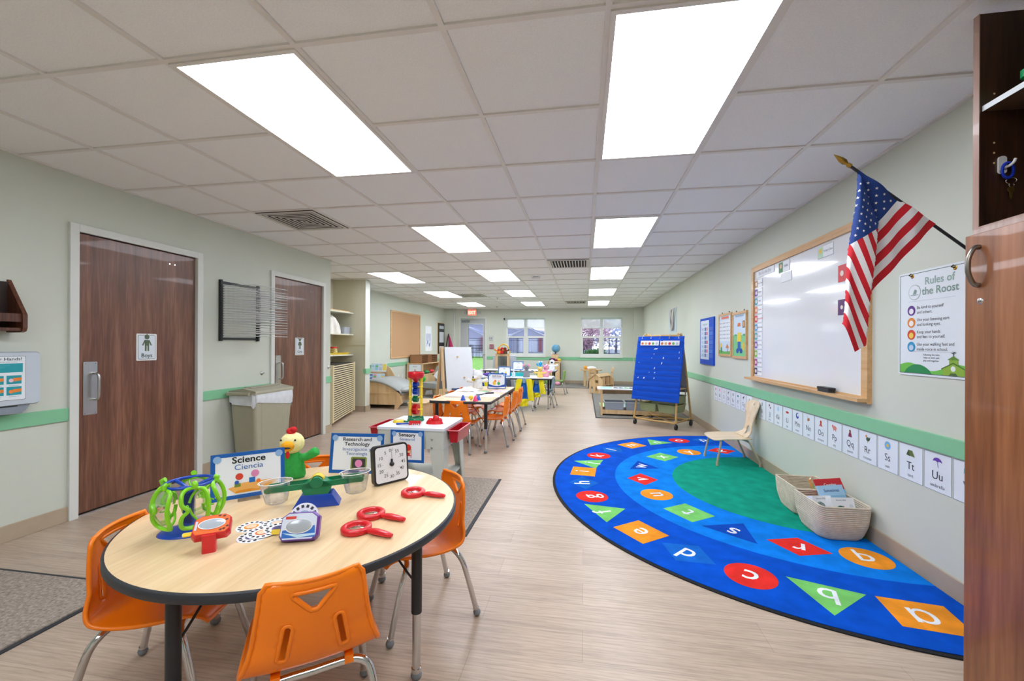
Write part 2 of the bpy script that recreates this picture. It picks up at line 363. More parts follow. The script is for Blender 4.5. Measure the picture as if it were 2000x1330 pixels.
def left_door(n, D, girl):
    f = MB(); y0, y1 = D
    for a, b, c, d in ((y0, y0+.055, 0, 2.085), (y1-.055, y1, 0, 2.085), (y0+.055, y1-.055, 2.03, 2.085)): f.bx(WL-.12, a, c, WL+.022, b, d, TRIMW)
    tag(f.build('trim_%d' % (12+n), bevel=.003), kind='structure')
    d = MB(); d.bx(WL-.05, y0+.06, .022, WL-.006, y1-.06, 2.025, DOORW); o = struct('door_%d' % n, d, bevel=.002)
    p = MB(); T = frame((WL-.006, y0+.095, .72), (0, 1, 0), (0, 0, 1))
    p.prism(rrect(0, 0, .088, .385, .006), 0, .003, STEEL, T)
    for q in ((.012, .012), (.076, .012), (.012, .373), (.076, .373)): p.cyl((q[0], q[1], .003), (q[0], q[1], .0045), .004, CHROME, 8, T=T)
    p.build('pull_plate', o)
    h = MB(); h.tube(smoothpath([(.044+.02, .30, .002), (.064, .30, .03), (.066, .28, .046), (.066, .2, .048), (.066, .13, .046), (.064, .11, .03), (.064, .11, .002)], 4), .0085, STEEL, 10, T=T)
    h.build('door_handle', o)
    s = MB()
    for yy in (y1-.30, y1-.255): s.cyl((WL-.006, yy, 1.93), (WL-.003, yy, 1.93), .007, CHROME, 10)
    s.build('screw_cap', o)
    th = MB(); th.bx(WL-.12, y0+.055, .0, WL-.001, y1-.055, .012, STEEL); struct('trim_%d' % (15+n), th)
    T = frame((WL-.0055, (2.885 if not girl else 4.745), 1.21), (0, 1, 0), (0, 0, 1))
    t = thing('restroom_sign', ('small white Girls restroom sign on the farther brown door' if girl else 'white Boys restroom sign on the nearer brown door'), 'sign', group='restroom door signs')
    b = MB(); b.prism(rrect(-.08, -.11, .08, .11, .008), 0, .004, WHITE, T); b.build('sign_panel', t)
    a = Art(T @ tr(0, 0, .004)); a.rr(-.069, -.099, .069, .099, .012, '#4A5A55', 1); a.rr(-.066, -.096, .066, .096, .01, '#DDE6EE', 2)
    a.d = .0006; a2 = Art(T @ tr(0, 0, .0055), a.mb); sign_person(a2, 0, -.0+.012, .115, girl); a2.text(0, -.083, 'Girls' if girl else 'Boys', .046, '#4C5A50', 2, .012); a.mb.build('lettering', t)
left_door(1, D1, False); left_door(2, D2, True)
def lock(y, z, label):
    m = MB(); m.lathe([(0, .012), (.012, .012), (.02, .006), (.024, 0)], STEEL, 20, frame((WL+.001, y, z), (0, 1, 0), (0, 0, 1))); m.cyl((WL+.01, y, z), (WL+.03, y, z), .008, CHROME, 12)
    tag(m.build('door_stop'), label, 'door stop', 'round wall door stops')
lock(4.12, .915, 'round steel door stop on wall above the trash can lid'); lock(5.34, .915, 'round steel door stop at the wall corner beside the cot stack')
# back door
y = YB
f = MB()
for a, b, c, d in ((DB[0], DB[0]+.055, 0, 2.17), (DB[1]-.055, DB[1], 0, 2.17), (DB[0]+.055, DB[1]-.055, 2.12, 2.17)): f.bx(a, y-.02, c, b, y+.1, d, TRIMW)
struct('trim_18', f, bevel=.003)
GREYD = mat('grey_door_paint', '#B9BEBF', .45, var=.01)
d = MB()
for a, b, c, e in cells(DB[0]+.06, DB[1]-.06, .02, 2.11, [(-3.83, -3.33, .21, 1.93)]): d.bx(a, y, c, b, y+.045, e, GREYD)
for a in ((-3.845, -3.83, .195, 1.945), (-3.33, -3.315, .195, 1.945), (-3.845, -3.315, .195, .21), (-3.845, -3.315, 1.93, 1.945)): d.bx(a[0], y-.008, a[2], a[1], y+.05, a[3], TRIMW)
o = struct('door_3', d)
g = MB(); g.bx(-3.83, y+.02, .21, -3.33, y+.025, 1.93, GLASS); g.build('glass_pane', o)
g = MB(); g.bx(-4.05, y-.07, 1.99, -3.8, y-.005, 2.06, mat('closer_metal', '#8D9294', .4, .7)); g.tube([(-3.95, y-.05, 2.07), (-3.6, y-.09, 2.085), (-3.4, y-.02, 2.09)], .01, STEEL, 8); g.build('door_closer', o)
g = MB(); g.cyl((-3.27, y, .93), (-3.27, y-.05, .93), .02, CHROME); g.tube([(-3.27, y-.05, .93), (-3.36, y-.055, .93)], .011, CHROME); g.lathe([(0, .008), (.033, .006), (.035, 0)], CHROME, 20, frame((-3.27, y, .93), (1, 0, 0), (0, 0, 1))); g.build('door_handle', o)
# windows
def window(n, W):
    f = MB(); x0, x1 = W; z0, z1 = .865, 2.13; xm = (x0+x1)/2; w = .05; Yf = YB+.03
    def b(a, c, e, g_, yo=0): f.bx(a, Yf-.03+yo, c, e, Yf+.06, g_, TRIMW)
    b(x0, z0, x0+w, z1); b(x1-w, z0, x1, z1); b(x0+w, z0, x1-w, z0+w+.015); b(x0+w, z1-w, x1-w, z1); b(xm-.05, z0+w+.015, xm+.05, z1-w)
    f.bx(x0-.01, YB-.045, z0-.02, x1+.01, YB+.03, z0+.012, TRIMW)
    for a, c in ((x0+w, xm-.05), (xm+.05, x1-w)):
        b(a, 1.475, c, 1.53); b(a, z0+w+.015, a+.03, 1.475, .02); b(c-.03, z0+w+.015, c, 1.475, .02); b(a+.03, z0+w+.015, c-.03, z0+.1, .02)
    o = struct('window_%d' % n, f)
    g = MB()
    for a, c in ((x0+w, xm-.05), (xm+.05, x1-w)): g.bx(a, Yf+.03, z0+w, c, Yf+.034, z1-w, GLASS)
    g.build('glass_pane', o)
for n, W in ((1, W1), (2, W2)): window(n, W)
SHADE = mat('roller_shade_fabric', '#E6ECEC', .8, var=.02, alpha=.5)
for W, lab in ((W1, 'pale roller shade pulled partly down over window beside the exit door'), (W2, 'pale roller shade pulled partly down over window above the wooden doll house')):
    t = thing('roller_shade', lab, 'blind', (0, 0, 0), 0, 'window roller shades')
    m = MB(); m.bx(W[0]+.012, YB-.012, 1.79, W[1]-.012, YB-.009, 2.1, SHADE); m.build('shade_cloth', t)
    m = MB(); m.bx(W[0]+.012, YB-.02, 1.78, W[1]-.012, YB-.003, 1.80, TRIMW); m.build('bottom_bar', t)
    m = MB(); m.bx(W[0]+.005, YB-.035, 2.075, W[1]-.005, YB-.001, 2.128, mat('shade_valance', '#B9C8BE', .5)); m.build('valance', t)
m = MB(); m.cyl((-2.6, YB-.03, 2.13), (-2.6, YB-.03, 1.45), .003, WHITE, 6); m.bx(-2.62, YB-.045, 2.06, -2.585, YB-.005, 2.13, BLACK)
tag(m.build('shade_cord'), 'thin pull cord hanging beside the window nearest the exit door', 'cord')

# ------------------------------------------------------------------ ceiling lights and vents
LITE = mat('light_diffuser', '#F0F5FF', .4, var=0, emit=12.5)
def light_fixture():
    t = thing('ceiling_light', '', 'ceiling light')
    m = MB()
    for a in ((-.296, -.6, -.276, .6), (.276, -.6, .296, .6), (-.276, -.6, .276, -.58), (-.276, .58, .276, .6)): m.bx(a[0], a[1], -.004, a[2], a[3], .006, TEE)
    m.build('light_frame', t)
    m = MB(); m.bx(-.277, -.581, -.002, .277, .581, .005, LITE); m.build('diffuser', t)
    return t
L0 = light_fixture(); spots = []
for col, nm in ((2, 'right column'), (-1, 'middle column')):
    for j, w in ((-4, None), (0, 'nearest'), (4, 'second'), (8, 'third'), (12, 'fourth'), (16, 'farthest')): spots.append((col, j, '%s bright ceiling panel in the %s of lights' % (w, nm) if w else 'bright ceiling panel behind the viewpoint, %s' % nm))
for j, w in ((8, 'nearest'), (12, 'middle'), (16, 'farthest')): spots.append((-4, j, '%s bright panel of the left column over the reading corner' % w))
for k, (i, j, lab) in enumerate(spots):
    place(L0 if k == 0 else copy_tree(L0), (GX+G*(i+.5), GY+G*(j+1), H-.003), 0, lab, 'recessed ceiling light panels')
def vent(x, y, lab, style):
    t = thing('ceiling_vent', lab, 'air vent', (x, y, H-.002), 0, 'ceiling air vents')
    m = MB(); V = mat('vent_paint', '#D9D6D0', .4); K = mat('vent_gap', '#3A3632', .8)
    m.bx(-.285, -.285, -.001, .285, .285, .004, K)
    if style:
        for k in range(7):
            s = .285-.042*k; w = .017 if k else .03
            for a in ((-s, -s, s, -s+w), (-s, s-w, s, s), (-s, -s+w, -s+w, s-w), (s-w, -s+w, s, s-w)): m.bx(a[0], a[1], -.0055, a[2], a[3], -.0035, V)
    else:
        for a in ((-.29, -.29, .29, -.25), (-.29, .25, .29, .29), (-.29, -.25, -.25, .25), (.25, -.25, .29, .25)): m.bx(a[0], a[1], -.01, a[2], a[3], -.004, V)
        for k in range(12):
            q = -.235+k*.041; m.bx(q, -.25, -.022, q+.014, .25, -.004, V)
    m.build('grille', t)
vent(GX+G*-2.5, GY+G*3.5, 'square ceiling vent with nested slats above the two brown doors', 1)
vent(GX+G*1.5, GY+G*7.5, 'square louvered ceiling vent left of the second bright panel row', 0)
vent(GX+G*-2.5, GY+G*13.5, 'distant square ceiling vent over the art easel', 1)
vent(GX+G*1.5, GY+G*16.5, 'farthest louvered ceiling vent near the back windows', 0)
for x, y, n, lab in ((GX+.51*G, GY+9.44*G, 0, 'small round smoke detector on ceiling beside third light row'), (GX-1.68*G, GY+14.4*G, 1, 'small sprinkler head on ceiling left of the fourth light row'), (GX-.65*G, GY+14.2*G, 0, 'low round detector on ceiling between the far panels'), (GX-2.5*G, GY+18.2*G, 1, 'last small sprinkler head before the exit door'), (GX-3.0*G, GY+12.4*G, 1, 'sprinkler head beside the distant left ceiling vent')):
    m = MB()
    if n: m.cyl((x, y, H), (x, y, H-.035), .011, CHROME, 10); m.lathe([(0, -.001), (.035, -.002), (.036, 0)], CHROME, 16, tr(x, y, H)); m.cyl((x, y, H-.035), (x, y, H-.038), .022, CHROME, 12)
    else: m.lathe([(0, -.04), (.05, -.035), (.065, -.02), (.07, 0)], WHITE, 20, tr(x, y, H))
    tag(m.build('sprinkler_head' if n else 'smoke_detector'), lab, 'sprinkler' if n else 'smoke detector')
# ------------------------------------------------------------------ plastic stack chairs
PROF = [(-.200, .598, .118), (-.204, .588, .127), (-.200, .50, .139), (-.188, .42, .152), (-.172, .372, .166), (-.146, .338, .177), (-.10, .322, .18), (-.02, .316, .178), (.07, .322, .172), (.13, .328, .166), (.168, .316, .157), (.182, .296, .146)]
PS = [0.]
for a, b in zip(PROF, PROF[1:]): PS.append(PS[-1]+math.dist(a[:2], b[:2]))
def prof(s):
    s = max(0, min(PS[-1]-1e-6, s))
    for i in range(len(PS)-1):
        if s <= PS[i+1]:
            t = (s-PS[i])/(PS[i+1]-PS[i]); a, b = PROF[i], PROF[i+1]
            g = lambda k: PROF[max(0, min(len(PROF)-1, k))]
            return [.5*((2*g(i)[q])+(-g(i-1)[q]+g(i+1)[q])*t+(2*g(i-1)[q]-5*g(i)[q]+4*g(i+1)[q]-g(i+2)[q])*t*t+(-g(i-1)[q]+3*g(i)[q]-3*g(i+1)[q]+g(i+2)[q])*t**3) for q in range(3)]
def shell_map(w, s):
    y, z, hw = prof(s); back = max(0, min(1, (z-.33)/.1)); e = (w/hw)**2
    return (w, y+back*.030*e+(.0 if s > .05 else 0), z+(1-back)*.014*e)
def chair_shell(m):
    n = 26; L = [(-prof(PS[-1]*i/n)[2], PS[-1]*i/n) for i in range(n+1)]
    L[0] = (-.104, .0); O = [(-.115, .004)]+L[1:]+[(-x, s) for x, s in L[1:][::-1]]+[(.115, .004), (.10, 0), (-.10, 0)]
    tri = [(-.055, .034), (.055, .034), (.05, .044), (.008, .083), (-.008, .083), (-.05, .044)]
    def slot(sg):
        cx, s0, s1, r = .072*sg, .125, .21, .0125; P = []
        for k in range(7): t = PI*k/6; P.append((cx-.008*sg+r*math.cos(PI+t), s0+r*math.sin(PI+t)))
        for k in range(7): t = PI*k/6; P.append((cx+.006*sg+r*math.cos(t), s1+r*math.sin(t)))
        return P
    mb = MB(); mb.sheet(O, [tri, slot(-1), slot(1)], shell_map, m, .014)
    # rolled rims
    def rim(P, r, off=0): mb.tube([Vector(shell_map(*p)) for p in subdiv(P, .012)], r, m, 6, closed=True)
    rim(tri, .0045); rim(slot(-1), .0035); rim(slot(1), .0035); rim(O, .0046)
    return mb
def make_chair(name, colour, label):
    t = thing(name, label, 'chair')
    chair_shell(colour).build('seat_shell', t, solid=.005)
    for sx in (-1, 1):
        for ya, yb_ in ((-.15, -.115), (.07, .1)): MB().bx(sx*.095-.012, ya, .301, sx*.095+.012, yb_, .324, colour).build('frame_clip', t)
    for yb, yf_ in ((-1, -.128), (1, .085)):
        for sx in (-1, 1):
            m = MB(); m.tube(smoothpath([(0, yf_, .298), (sx*.10, yf_, .298), (sx*.142, yf_+yb*.012, .285), (sx*.158, yf_+yb*.03, .25), (sx*.166, yf_+yb*.05, .18), (sx*.18, yf_+yb*.088, .03)], 4), .012, CHROME, 12)
            lg = m.build('leg', t)
            m = MB(); a = Vector((sx*.18, yf_+yb*.088, .03)); m.cyl((a.x-sx*.001, a.y, .038), (a.x, a.y, .03), .014, CHROME, 12)
            m.ball((a.x+sx*.002, a.y+yb*.003, .0165), (.0175, .0175, .0165), GREYM, 12); m.build('glide', lg)
    return t
def yaw(f): return math.atan2(-f[0], f[1])
def scoot(rear, f, k=.2): l = math.hypot(*f); return (rear[0]+f[0]/l*k, rear[1]+f[1]/l*k, 0)
CH = make_chair('school_chair', ORANGE, 'x')
GR = 'orange plastic school chairs'
def och(first, c, f, lab, src=None, grp=GR):
    o = CH if first else copy_tree(src or CH); return place(o, (c[0], c[1], 0), yaw(f), lab, grp)
och(1, (-.846, 1.195), (-.60, .80), 'orange plastic chair in front with its back to us, cut by photo bottom edge')
och(0, (-1.465, 1.295), (.95, .32), 'orange plastic chair tucked under left side of the round table')
och(0, (-.765, 1.85), (-.758, -.652), 'orange plastic chair on right side of round table, over the brown mat')
och(0, (-1.42, 1.99), (.5, -.85), 'orange plastic chair mostly hidden behind the rooster puppet')
och(0, (-1.43, 4.74), (.05, 1), 'orange plastic chair at near end of long table, behind red bin')
for y, lab in ((5.13, 'first orange chair on the aisle side of the long table, nearest us'), (5.72, 'middle orange chair of three on the aisle side of the long table'), (6.22, 'farthest orange chair on the aisle side, beside the yellow and blue smock')):
    och(0, (-1.12, y), (-1, .04), lab)
for y, lab in ((4.93, 'nearest orange chair on the wall side of long table, only top rim showing'), (5.5, 'second orange chair on wall side of long table, below the white easel'), (6.0, 'farthest orange chair on wall side of long table, near the white dog puppet')):
    och(0, (-1.625, y), (1, 0), lab)
BC = make_chair('school_chair', BLUECH, 'pale slate blue plastic chair at the right end of the puppet table'); place(BC, (-.78, 8.4, 0), yaw((-1, .1)), BC['label'], 'slate blue plastic chairs')
place(copy_tree(BC), (-1.12, 7.94, 0), 0, 'slate blue chair with the yellow and blue smock draped over its back', 'slate blue plastic chairs')
SC = make_chair('school_chair', SLATE, 'charcoal plastic chair at near side of puppet table, left of smock')
place(SC, (-1.52, 7.98, 0), .0, SC['label'], 'charcoal plastic chairs'); place(copy_tree(SC), (-1.93, 7.98, 0), .05, 'charcoal plastic chair farther left along the puppet table, beside a yellow smock', 'charcoal plastic chairs')
GC = make_chair('school_chair', GREENCH, 'apple green plastic chair facing left at right end of farthest table')
place(GC, (-.66, 10.62, 0), yaw((-1, .1)), GC['label'], 'apple green plastic chairs')
for x, lab in ((-1.98, 'apple green chair back peeking over the turquoise tray, leftmost'), (-1.45, 'apple green chair back just right of the turquoise tray, beside grey puppet'), (-.98, 'apple green chair behind the yellow bear puppet')):
    place(copy_tree(GC), (x, 10.02, 0), 0, lab, 'apple green plastic chairs')

# ------------------------------------------------------------------ tables
def table_leg(mb, x, y, z, split, t, n=4):
    l = MB(); l.cyl((x, y, split), (x, y, z), .0195, BLACK, 16); o = l.build('leg', t)
    l = MB(); l.cyl((x, y, .03), (x, y, split), .0155, CHROME, 16); l.cyl((x, y, .03), (x, y, .045), .018, CHROME, 12); l.build('leg_extension', o)
    l = MB(); l.ball((x, y, .017), (.021, .021, .017), GREYM, 12); l.build('glide', o)
TZ = .58
t = thing('round_table', 'round maple activity table with black edge and chrome tipped legs', 'table', (-1.107, 1.533, 0))
m = MB(); m.prism(circle(0, 0, .588, 96), TZ-.028, TZ, MAPLE, smooth=False); m.build('tabletop', t)
m = MB(); m.lathe([(.586, TZ), (.594, TZ-.001), (.5965, TZ-.004), (.5965, TZ-.026), (.594, TZ-.029), (.586, TZ-.030)], EDGE, 96); m.build('edge_band', t)
for a in (-8, 82, 172, 262):
    x, y = .503*math.cos(math.radians(a)), .503*math.sin(math.radians(a)); table_leg(None, x, y, TZ-.028, .25, t)
    m = MB(); k = .5; m.tube(smoothpath([(x*.55, y*.55, TZ-.032), (x*.66, y*.66, TZ-.05), (x*.93, y*.93, .385), (x*.97, y*.97, .375)], 4), .004, BLACK, 8); m.build('brace', t)
def rect_table(x0, y0, x1, y1, z, lab, top=MAPLE, rot=0):
    cx, cy = (x0+x1)/2, (y0+y1)/2; w, d = (x1-x0)/2, (y1-y0)/2
    t = thing('activity_table', lab, 'table', (cx, cy, 0), rot, 'rectangular activity tables')
    m = MB(); m.prism(rrect(-w+.008, -d+.008, w-.008, d-.008, .045, 6), z-.028, z, top); m.build('tabletop', t)
    m = MB(); A = rrect(-w, -d, w, d, .05, 6); B = rrect(-w+.009, -d+.009, w-.009, d-.009, .042, 6); n = len(A)
    V = [(p[0], p[1], z-.0015) for p in A]+[(p[0], p[1], z-.03) for p in A]+[(p[0], p[1], z) for p in B]+[(p[0], p[1], z-.031) for p in B]
    m.add(V, [(i, (i+1) % n, n+(i+1) % n, n+i) for i in range(n)]+[(2*n+i, 2*n+(i+1) % n, (i+1) % n, i) for i in range(n)]+[(n+i, n+(i+1) % n, 3*n+(i+1) % n, 3*n+i) for i in range(n)], EDGE, True); m.build('edge_band', t)
    for sx in (-1, 1):
        for sy in (-1, 1):
            x, y = sx*(w-.075), sy*(d-.085); table_leg(None, x, y, z-.028, .28, t)
            m = MB(); m.tube([(x-sx*.17, y, z-.032), (x-sx*.02, y, .36)], .004, BLACK, 6); m.build('brace', t)
    return t
WTOP = mat('white_laminate', '#E4E7EC', .3, var=.01)
rect_table(-1.765, 4.545, -1.03, 6.27, .6, 'long maple table with black edge ringed by orange chairs')
rect_table(-2.15, 7.93, -.6, 8.68, .6, 'pale table with black edge holding the stuffed puppets', WTOP)
rect_table(-2.55, 10.2, -.68, 10.92, .6, 'farthest pale table with black edge near the green chairs', WTOP)

# ------------------------------------------------------------------ framed tabletop signs
def sign(lab, x, y, z, ang, w, h, art, lean=8, base=True, name='table_sign', stand=True, bl='#0F5CAE', grp='blue bordered activity signs'):
    t = thing(name, lab, 'sign', (x, y, z), ang, grp)
    T = Matrix.Rotation(math.radians(-lean), 4, 'X') @ frame((0, 0, .006), (1, 0, 0), (0, 0, 1))
    m = MB(); m.prism(rrect(-w/2, 0, w/2, h, .01), -.0015, 0, pc('#EDF1F6'), T); m.build('sign_panel', t)
    a = Art(T @ tr(0, 0, .0003)); b = .028*h/.2*.6
    for r in ((-w/2, 0, w/2, b), (-w/2, h-b, w/2, h), (-w/2, b, -w/2+b, h-b), (w/2-b, b, w/2, h-b)): a.rect(*r, bl, 1)
    for sx in (-1, 1): a.disc(sx*(w/2-b*1.4), h-b*1.4, b*.9, '#8FB4DC', 3)
    art(a, w, h); a.mb.build('printed_face', t)
    if stand:
        m = MB(); m.bx(-.04, -.03, -.004, .04, .035, 0, CLEAR); m.bx(-.04, -.012, -.004, .04, -.009, .02, CLEAR); m.build('acrylic_stand', t)
    return t
def art_science(a, w, h):
    a.text(-.0, h*.77, 'Science', h*.19, '#111111', 2, .022, 1.12); a.text(0, h*.62, 'Ciencia', h*.165, '#1D62AE', 2, 0, 1.12)
    a.poly([(-.05, h*.12), (.06, h*.12), (.11, h*.3), (.075, h*.33), (-.02, h*.33), (-.075, h*.24)], '#F0B25E', 2)
    a.poly([(-.05, h*.12), (.06, h*.12), (.085, h*.2), (.03, h*.15), (0, h*.18), (-.045, h*.17)], '#E8941E', 3)
    a.disc(-.035, h*.47, .014, '#D8402C', 2); a.disc(.022, h*.5, .015, '#E08BB8', 2); a.rect(.0, h*.31, .022, h*.42, '#1E6FBE', 3); a.disc(.034, h*.33, .008, '#EE7A22', 4)
    a.rect(-.052, h*.25, -.03, h*.33, '#6E8A2F', 3); a.disc(-.044, h*.35, .008, '#2B5BB5', 4)
def art_research(a, w, h):
    a.text(0, h*.81, 'Research and', h*.125, '#111111', 2, .014, 1.12); a.text(0, h*.69, 'Technology', h*.125, '#111111', 2, .014, 1.12)
    a.text(0, h*.565, 'Investigación y', h*.115, '#1D62AE', 2, 0, 1.1); a.text(0, h*.455, 'Tecnología', h*.115, '#1D62AE', 2, 0, 1.1)
    a.rr(-.028, h*.1, .055, h*.41, .008, '#7E9136', 2); a.rr(-.02, h*.14, .047, h*.37, .004, '#3D3A3C', 3); a.disc(.014, h*.25, .019, '#E790BE', 4)
def art_sensory(a, w, h):
    a.text(0, h*.8, 'Sensory', h*.15, '#111111', 2, .02, 1.15); a.text(0, h*.68, 'Sensorial', h*.12, '#1D62AE', 2, 0, 1.15)
    a.rect(-.045, h*.3, .03, h*.38, '#F2C48E', 2); a.rect(-.045, h*.14, -.04, h*.3, '#E8552F', 2); a.rect(.03, h*.14, .035, h*.42, '#D8352A', 2); a.rect(-.045, h*.2, .03, h*.225, '#E8552F', 2); a.disc(.008, h*.46, .026, '#D8352A', 3); a.disc(-.035, h*.42, .012, '#2B3F8C', 3); a.rect(.0, h*.2, .022, h*.3, '#C8201E', 3)
def art_small(a, w, h):
    a.text(0, h*.78, 'Small Group', h*.12, '#222222', 2, .02); a.text(0, h*.68, 'Grupo pequeño', h*.09, '#1D62AE', 2)
    a.poly([(-w*.46, h*.05), (w*.46, h*.05), (w*.46, h*.3), (w*.2, h*.2), (0, h*.17), (-w*.2, h*.2), (-w*.46, h*.3)], '#1D4FB0', 2); a.poly([(-w*.46, h*.05), (w*.46, h*.05), (w*.46, h*.13), (0, h*.08), (-w*.46, h*.13)], '#F4F6FA', 3)
    a.disc(-.035, h*.36, .024, '#F4C64A', 3, .03); a.disc(-.02, h*.5, .016, '#EF8A4A', 4); a.disc(.03, h*.34, .02, '#46A554', 3, .024); a.disc(.032, h*.48, .014, '#F2B28C', 4)
def art_art(a, w, h):
    a.text(0, h*.74, 'Art', h*.14, '#222222', 2, .02); a.rect(-.06, h*.2, -.02, h*.4, '#2F62B4', 2); a.disc(.03, h*.4, .02, '#F2D04A', 2); a.rect(.01, h*.15, .05, h*.33, '#2B72C8', 3)
def art_plain(a, w, h):
    a.text(0, h*.78, 'Writing', h*.12, '#33507E', 2, .01); a.disc(0, h*.42, .008, '#26262A', 2)
    for k in range(4): a.rect(-.04+k*.025, h*.2, -.032+k*.025, h*.32, '#B9A08C', 2)
def ang(dx, dy): return math.atan2(dy, dx)
sign('white Science sign with blue border standing on the round table', -1.415, 1.575, TZ, ang(.18, .17), .27, .192, art_science)
sign('white Research and Technology sign with blue border behind the clock timer', -1.143, 1.95, TZ, ang(.3, .03), .28, .2, art_research)
s = sign('white Sensory sign with blue border fixed to front of grey table', -1.375, 3.1, .305, 0.0, .28, .255, art_sensory, lean=0, stand=False, name='hanging_sign')
sign('small group sign with blue border on the far end of long table', -1.25, 5.9, .6, 0, .27, .225, art_small, lean=4)
sign('white art sign with blue border on left of the puppet table', -1.58, 8.2, .6, 0, .26, .2, art_art, lean=4)
sign('white sign with blue border on the farthest table, left of grey puppet', -1.66, 10.45, .6, 0, .28, .22, art_plain, lean=4)

# ------------------------------------------------------------------ round table: goggles on a blue rack
gx, gy = -1.375, 1.265
t = thing('goggle_rack', 'blue plastic rack with oval base on the round table', 'stand', (gx, gy, TZ), .45)
m = MB(); m.lathe([(0, .014), (.05, .013), (.085, .008), (.092, .003), (.093, 0)], BLU, 40, sx=1.0, sy=.72); m.build('base', t)
m = MB(); m.rbx(-.017, -.010, .008, .017, .010, .14, .005, mat('blue_tint_plastic', '#2C3F8E', .2, trans=.35, var=.0)); m.build('column', t)
m = MB()
for k in range(3):
    a = 2*PI*k/3+.5; m.tube(smoothpath([(0, 0, .13), (.02*math.cos(a), .02*math.sin(a), .155), (.066*math.cos(a), .066*math.sin(a), .172)], 4), .0062, BLU, 8)
m.tube([(.072*math.cos(2*PI*i/40), .072*math.sin(2*PI*i/40), .172) for i in range(40)], .0055, BLU, 10, closed=True); m.build('hanging_ring', t)
def goggles():
    # local: hangs in the XZ plane, lens pair vertical, outwards = +Y, hung at z=0
    t = thing('safety_goggles', '', 'goggles')
    P = [(0, -.003), (.02, -.004), (.034, -.014), (.039, -.034), (.036, -.052), (.025, -.063), (.022, -.07), (.025, -.077), (.036, -.088), (.039, -.108), (.034, -.128), (.016, -.137), (-.01, -.137), (-.028, -.128), (-.034, -.1), (-.0355, -.07), (-.034, -.036), (-.026, -.012)]
    sm = smoothpath([(p[0], 0, p[1]) for p in P], 3, True)
    bow = lambda q: Vector((q[0], .016-9*((q[2]+.07)**2)*.55, q[2]))
    m = MB(); m.tube([bow(q) for q in sm], .0066, LIME, 8, closed=True); m.tube([bow(q)+Vector((0, .004, 0)) for q in sm], .0035, LIME, 8, closed=True)
    m.tube([(0, .0, .0), (0, .004, .01), (0, -.006, .014)], .009, LIME, 8); m.build('goggle_frame', t)
    m = MB(); m.sheet([(q[0]*.94, -.07+(q[2]+.07)*.95) for q in sm], [], lambda x, z: tuple(bow((x, 0, z))), CLEAR, .02); m.build('lens', t)
    for z0, z1 in ((-.008, -.06), (-.13, -.078)):
        m = MB(); m.tube(smoothpath([(-.012, 0, z0), (-.01, -.02, z0*.8+z1*.2), (.0, -.032, (z0+z1)/2), (.008, -.034, z1)], 4), .003, LIME, 6, flat=1.8); m.build('temple_arm', t)
    m = MB(); m.tube(smoothpath([(.025, 0, -.062), (.018, -.010, -.060), (.015, -.012, -.07), (.018, -.010, -.080), (.025, 0, -.078)], 3), .0024, LIME, 6); m.build('nose_piece', t)
    return t
G0 = goggles(); gg = 'lime safety goggles on the blue rack'
for k, (a, lab) in enumerate(((-98, 'lime safety goggles hanging at front of blue rack, facing us'), (-158, 'lime safety goggles hanging on the left of the blue rack'), (-32, 'lime safety goggles hanging on the right front of the blue rack'), (30, 'lime safety goggles on the right rear of rack, before the Science sign'), (128, 'lime safety goggles hanging at left rear of the blue rack'))):
    q = math.radians(a); o = G0 if k == 0 else copy_tree(G0)
    place(o, (gx+.079*math.cos(q), gy+.079*math.sin(q), TZ+.172), q-PI/2, lab, gg)
# viewers
SCR = mat('grey_viewer_screen', '#AEB6BC', .15, var=.02, coat=.4)
def viewer(lab, x, y, rz, body, face, lever, tilt, pic, lift=.046, grip=False):
    t = thing('reel_viewer', lab, 'toy', (x, y, TZ), rz, 'reel viewer toys')
    R = tr(0, 0, lift) @ Matrix.Rotation(math.radians(tilt), 4, 'X')
    P = [(-.062, -.03), (-.05, -.046), (.05, -.046), (.062, -.03), (.06, .03), (.04, .045), (-.04, .045), (-.06, .03)]
    m = MB(); m.prism(P, -.02, .0, body, R, scale=1.0); m.prism(P, 0, .012, body, R, scale=.93); m.build('viewer_body', t, bevel=.004)
    a = Art(R @ tr(0, 0, .0122)); a.d = .0004; a.poly([(p[0]*.9, p[1]*.88) for p in P], face, 1); pic(a); a.disc(0, 0, .044, '#E6E9EC', 6, .024, 32); a.mb.build('faceplate', t)
    m = MB(); m.ball((0, 0, .0135), (.042, .0225, .004), SCR, 24, R); m.build('screen', t)
    if grip: MB().prism(rrect(-.024, -.058, .02, -.02, .008), 0, lift-.012, body).build('eyepiece', t)
    m = MB()
    for sx in (-1, 1): m.tube([(sx*.028, 0, -.018), (sx*.026, 0, -.045)], [.017, .015], body, 14, T=R)
    m.build('eyepiece', t)
    m = MB(); m.prism(rrect(-.02, -.008, .02, .008, .007), -.003, .003, lever, R @ tr(-.072, -.012, -.012)); m.build('lever', t)
    return t
def pic_r(a):
    for x, y in ((.035, .03), (.045, .012), (.05, -.02), (.03, -.033), (.04, -.03), (.02, .034)): a.poly([(x-.006, y), (x+.002, y-.004), (x+.007, y+.003), (x, y+.006)], '#5A2410', 3)
    a.rect(-.053, -.02, -.046, .02, '#C9CFE0', 3)
def pic_b(a): a.poly([(-.05, -.036), (.055, -.036), (.05, .0), (-.05, -.012)], '#2A6CC4', 2); a.rect(-.045, .022, -.012, .031, '#D8402C', 3); a.poly([(-.05, -.02), (.0, -.036), (.055, -.03), (.055, -.024), (0, -.026)], '#BFE0F2', 3)
viewer('red and orange reel viewer toy with yellow lever on round table', -1.195, 1.18, .62, RED, '#E86A1E', YEL, 30, pic_r, .078, True).scale = (.85, .85, .85)
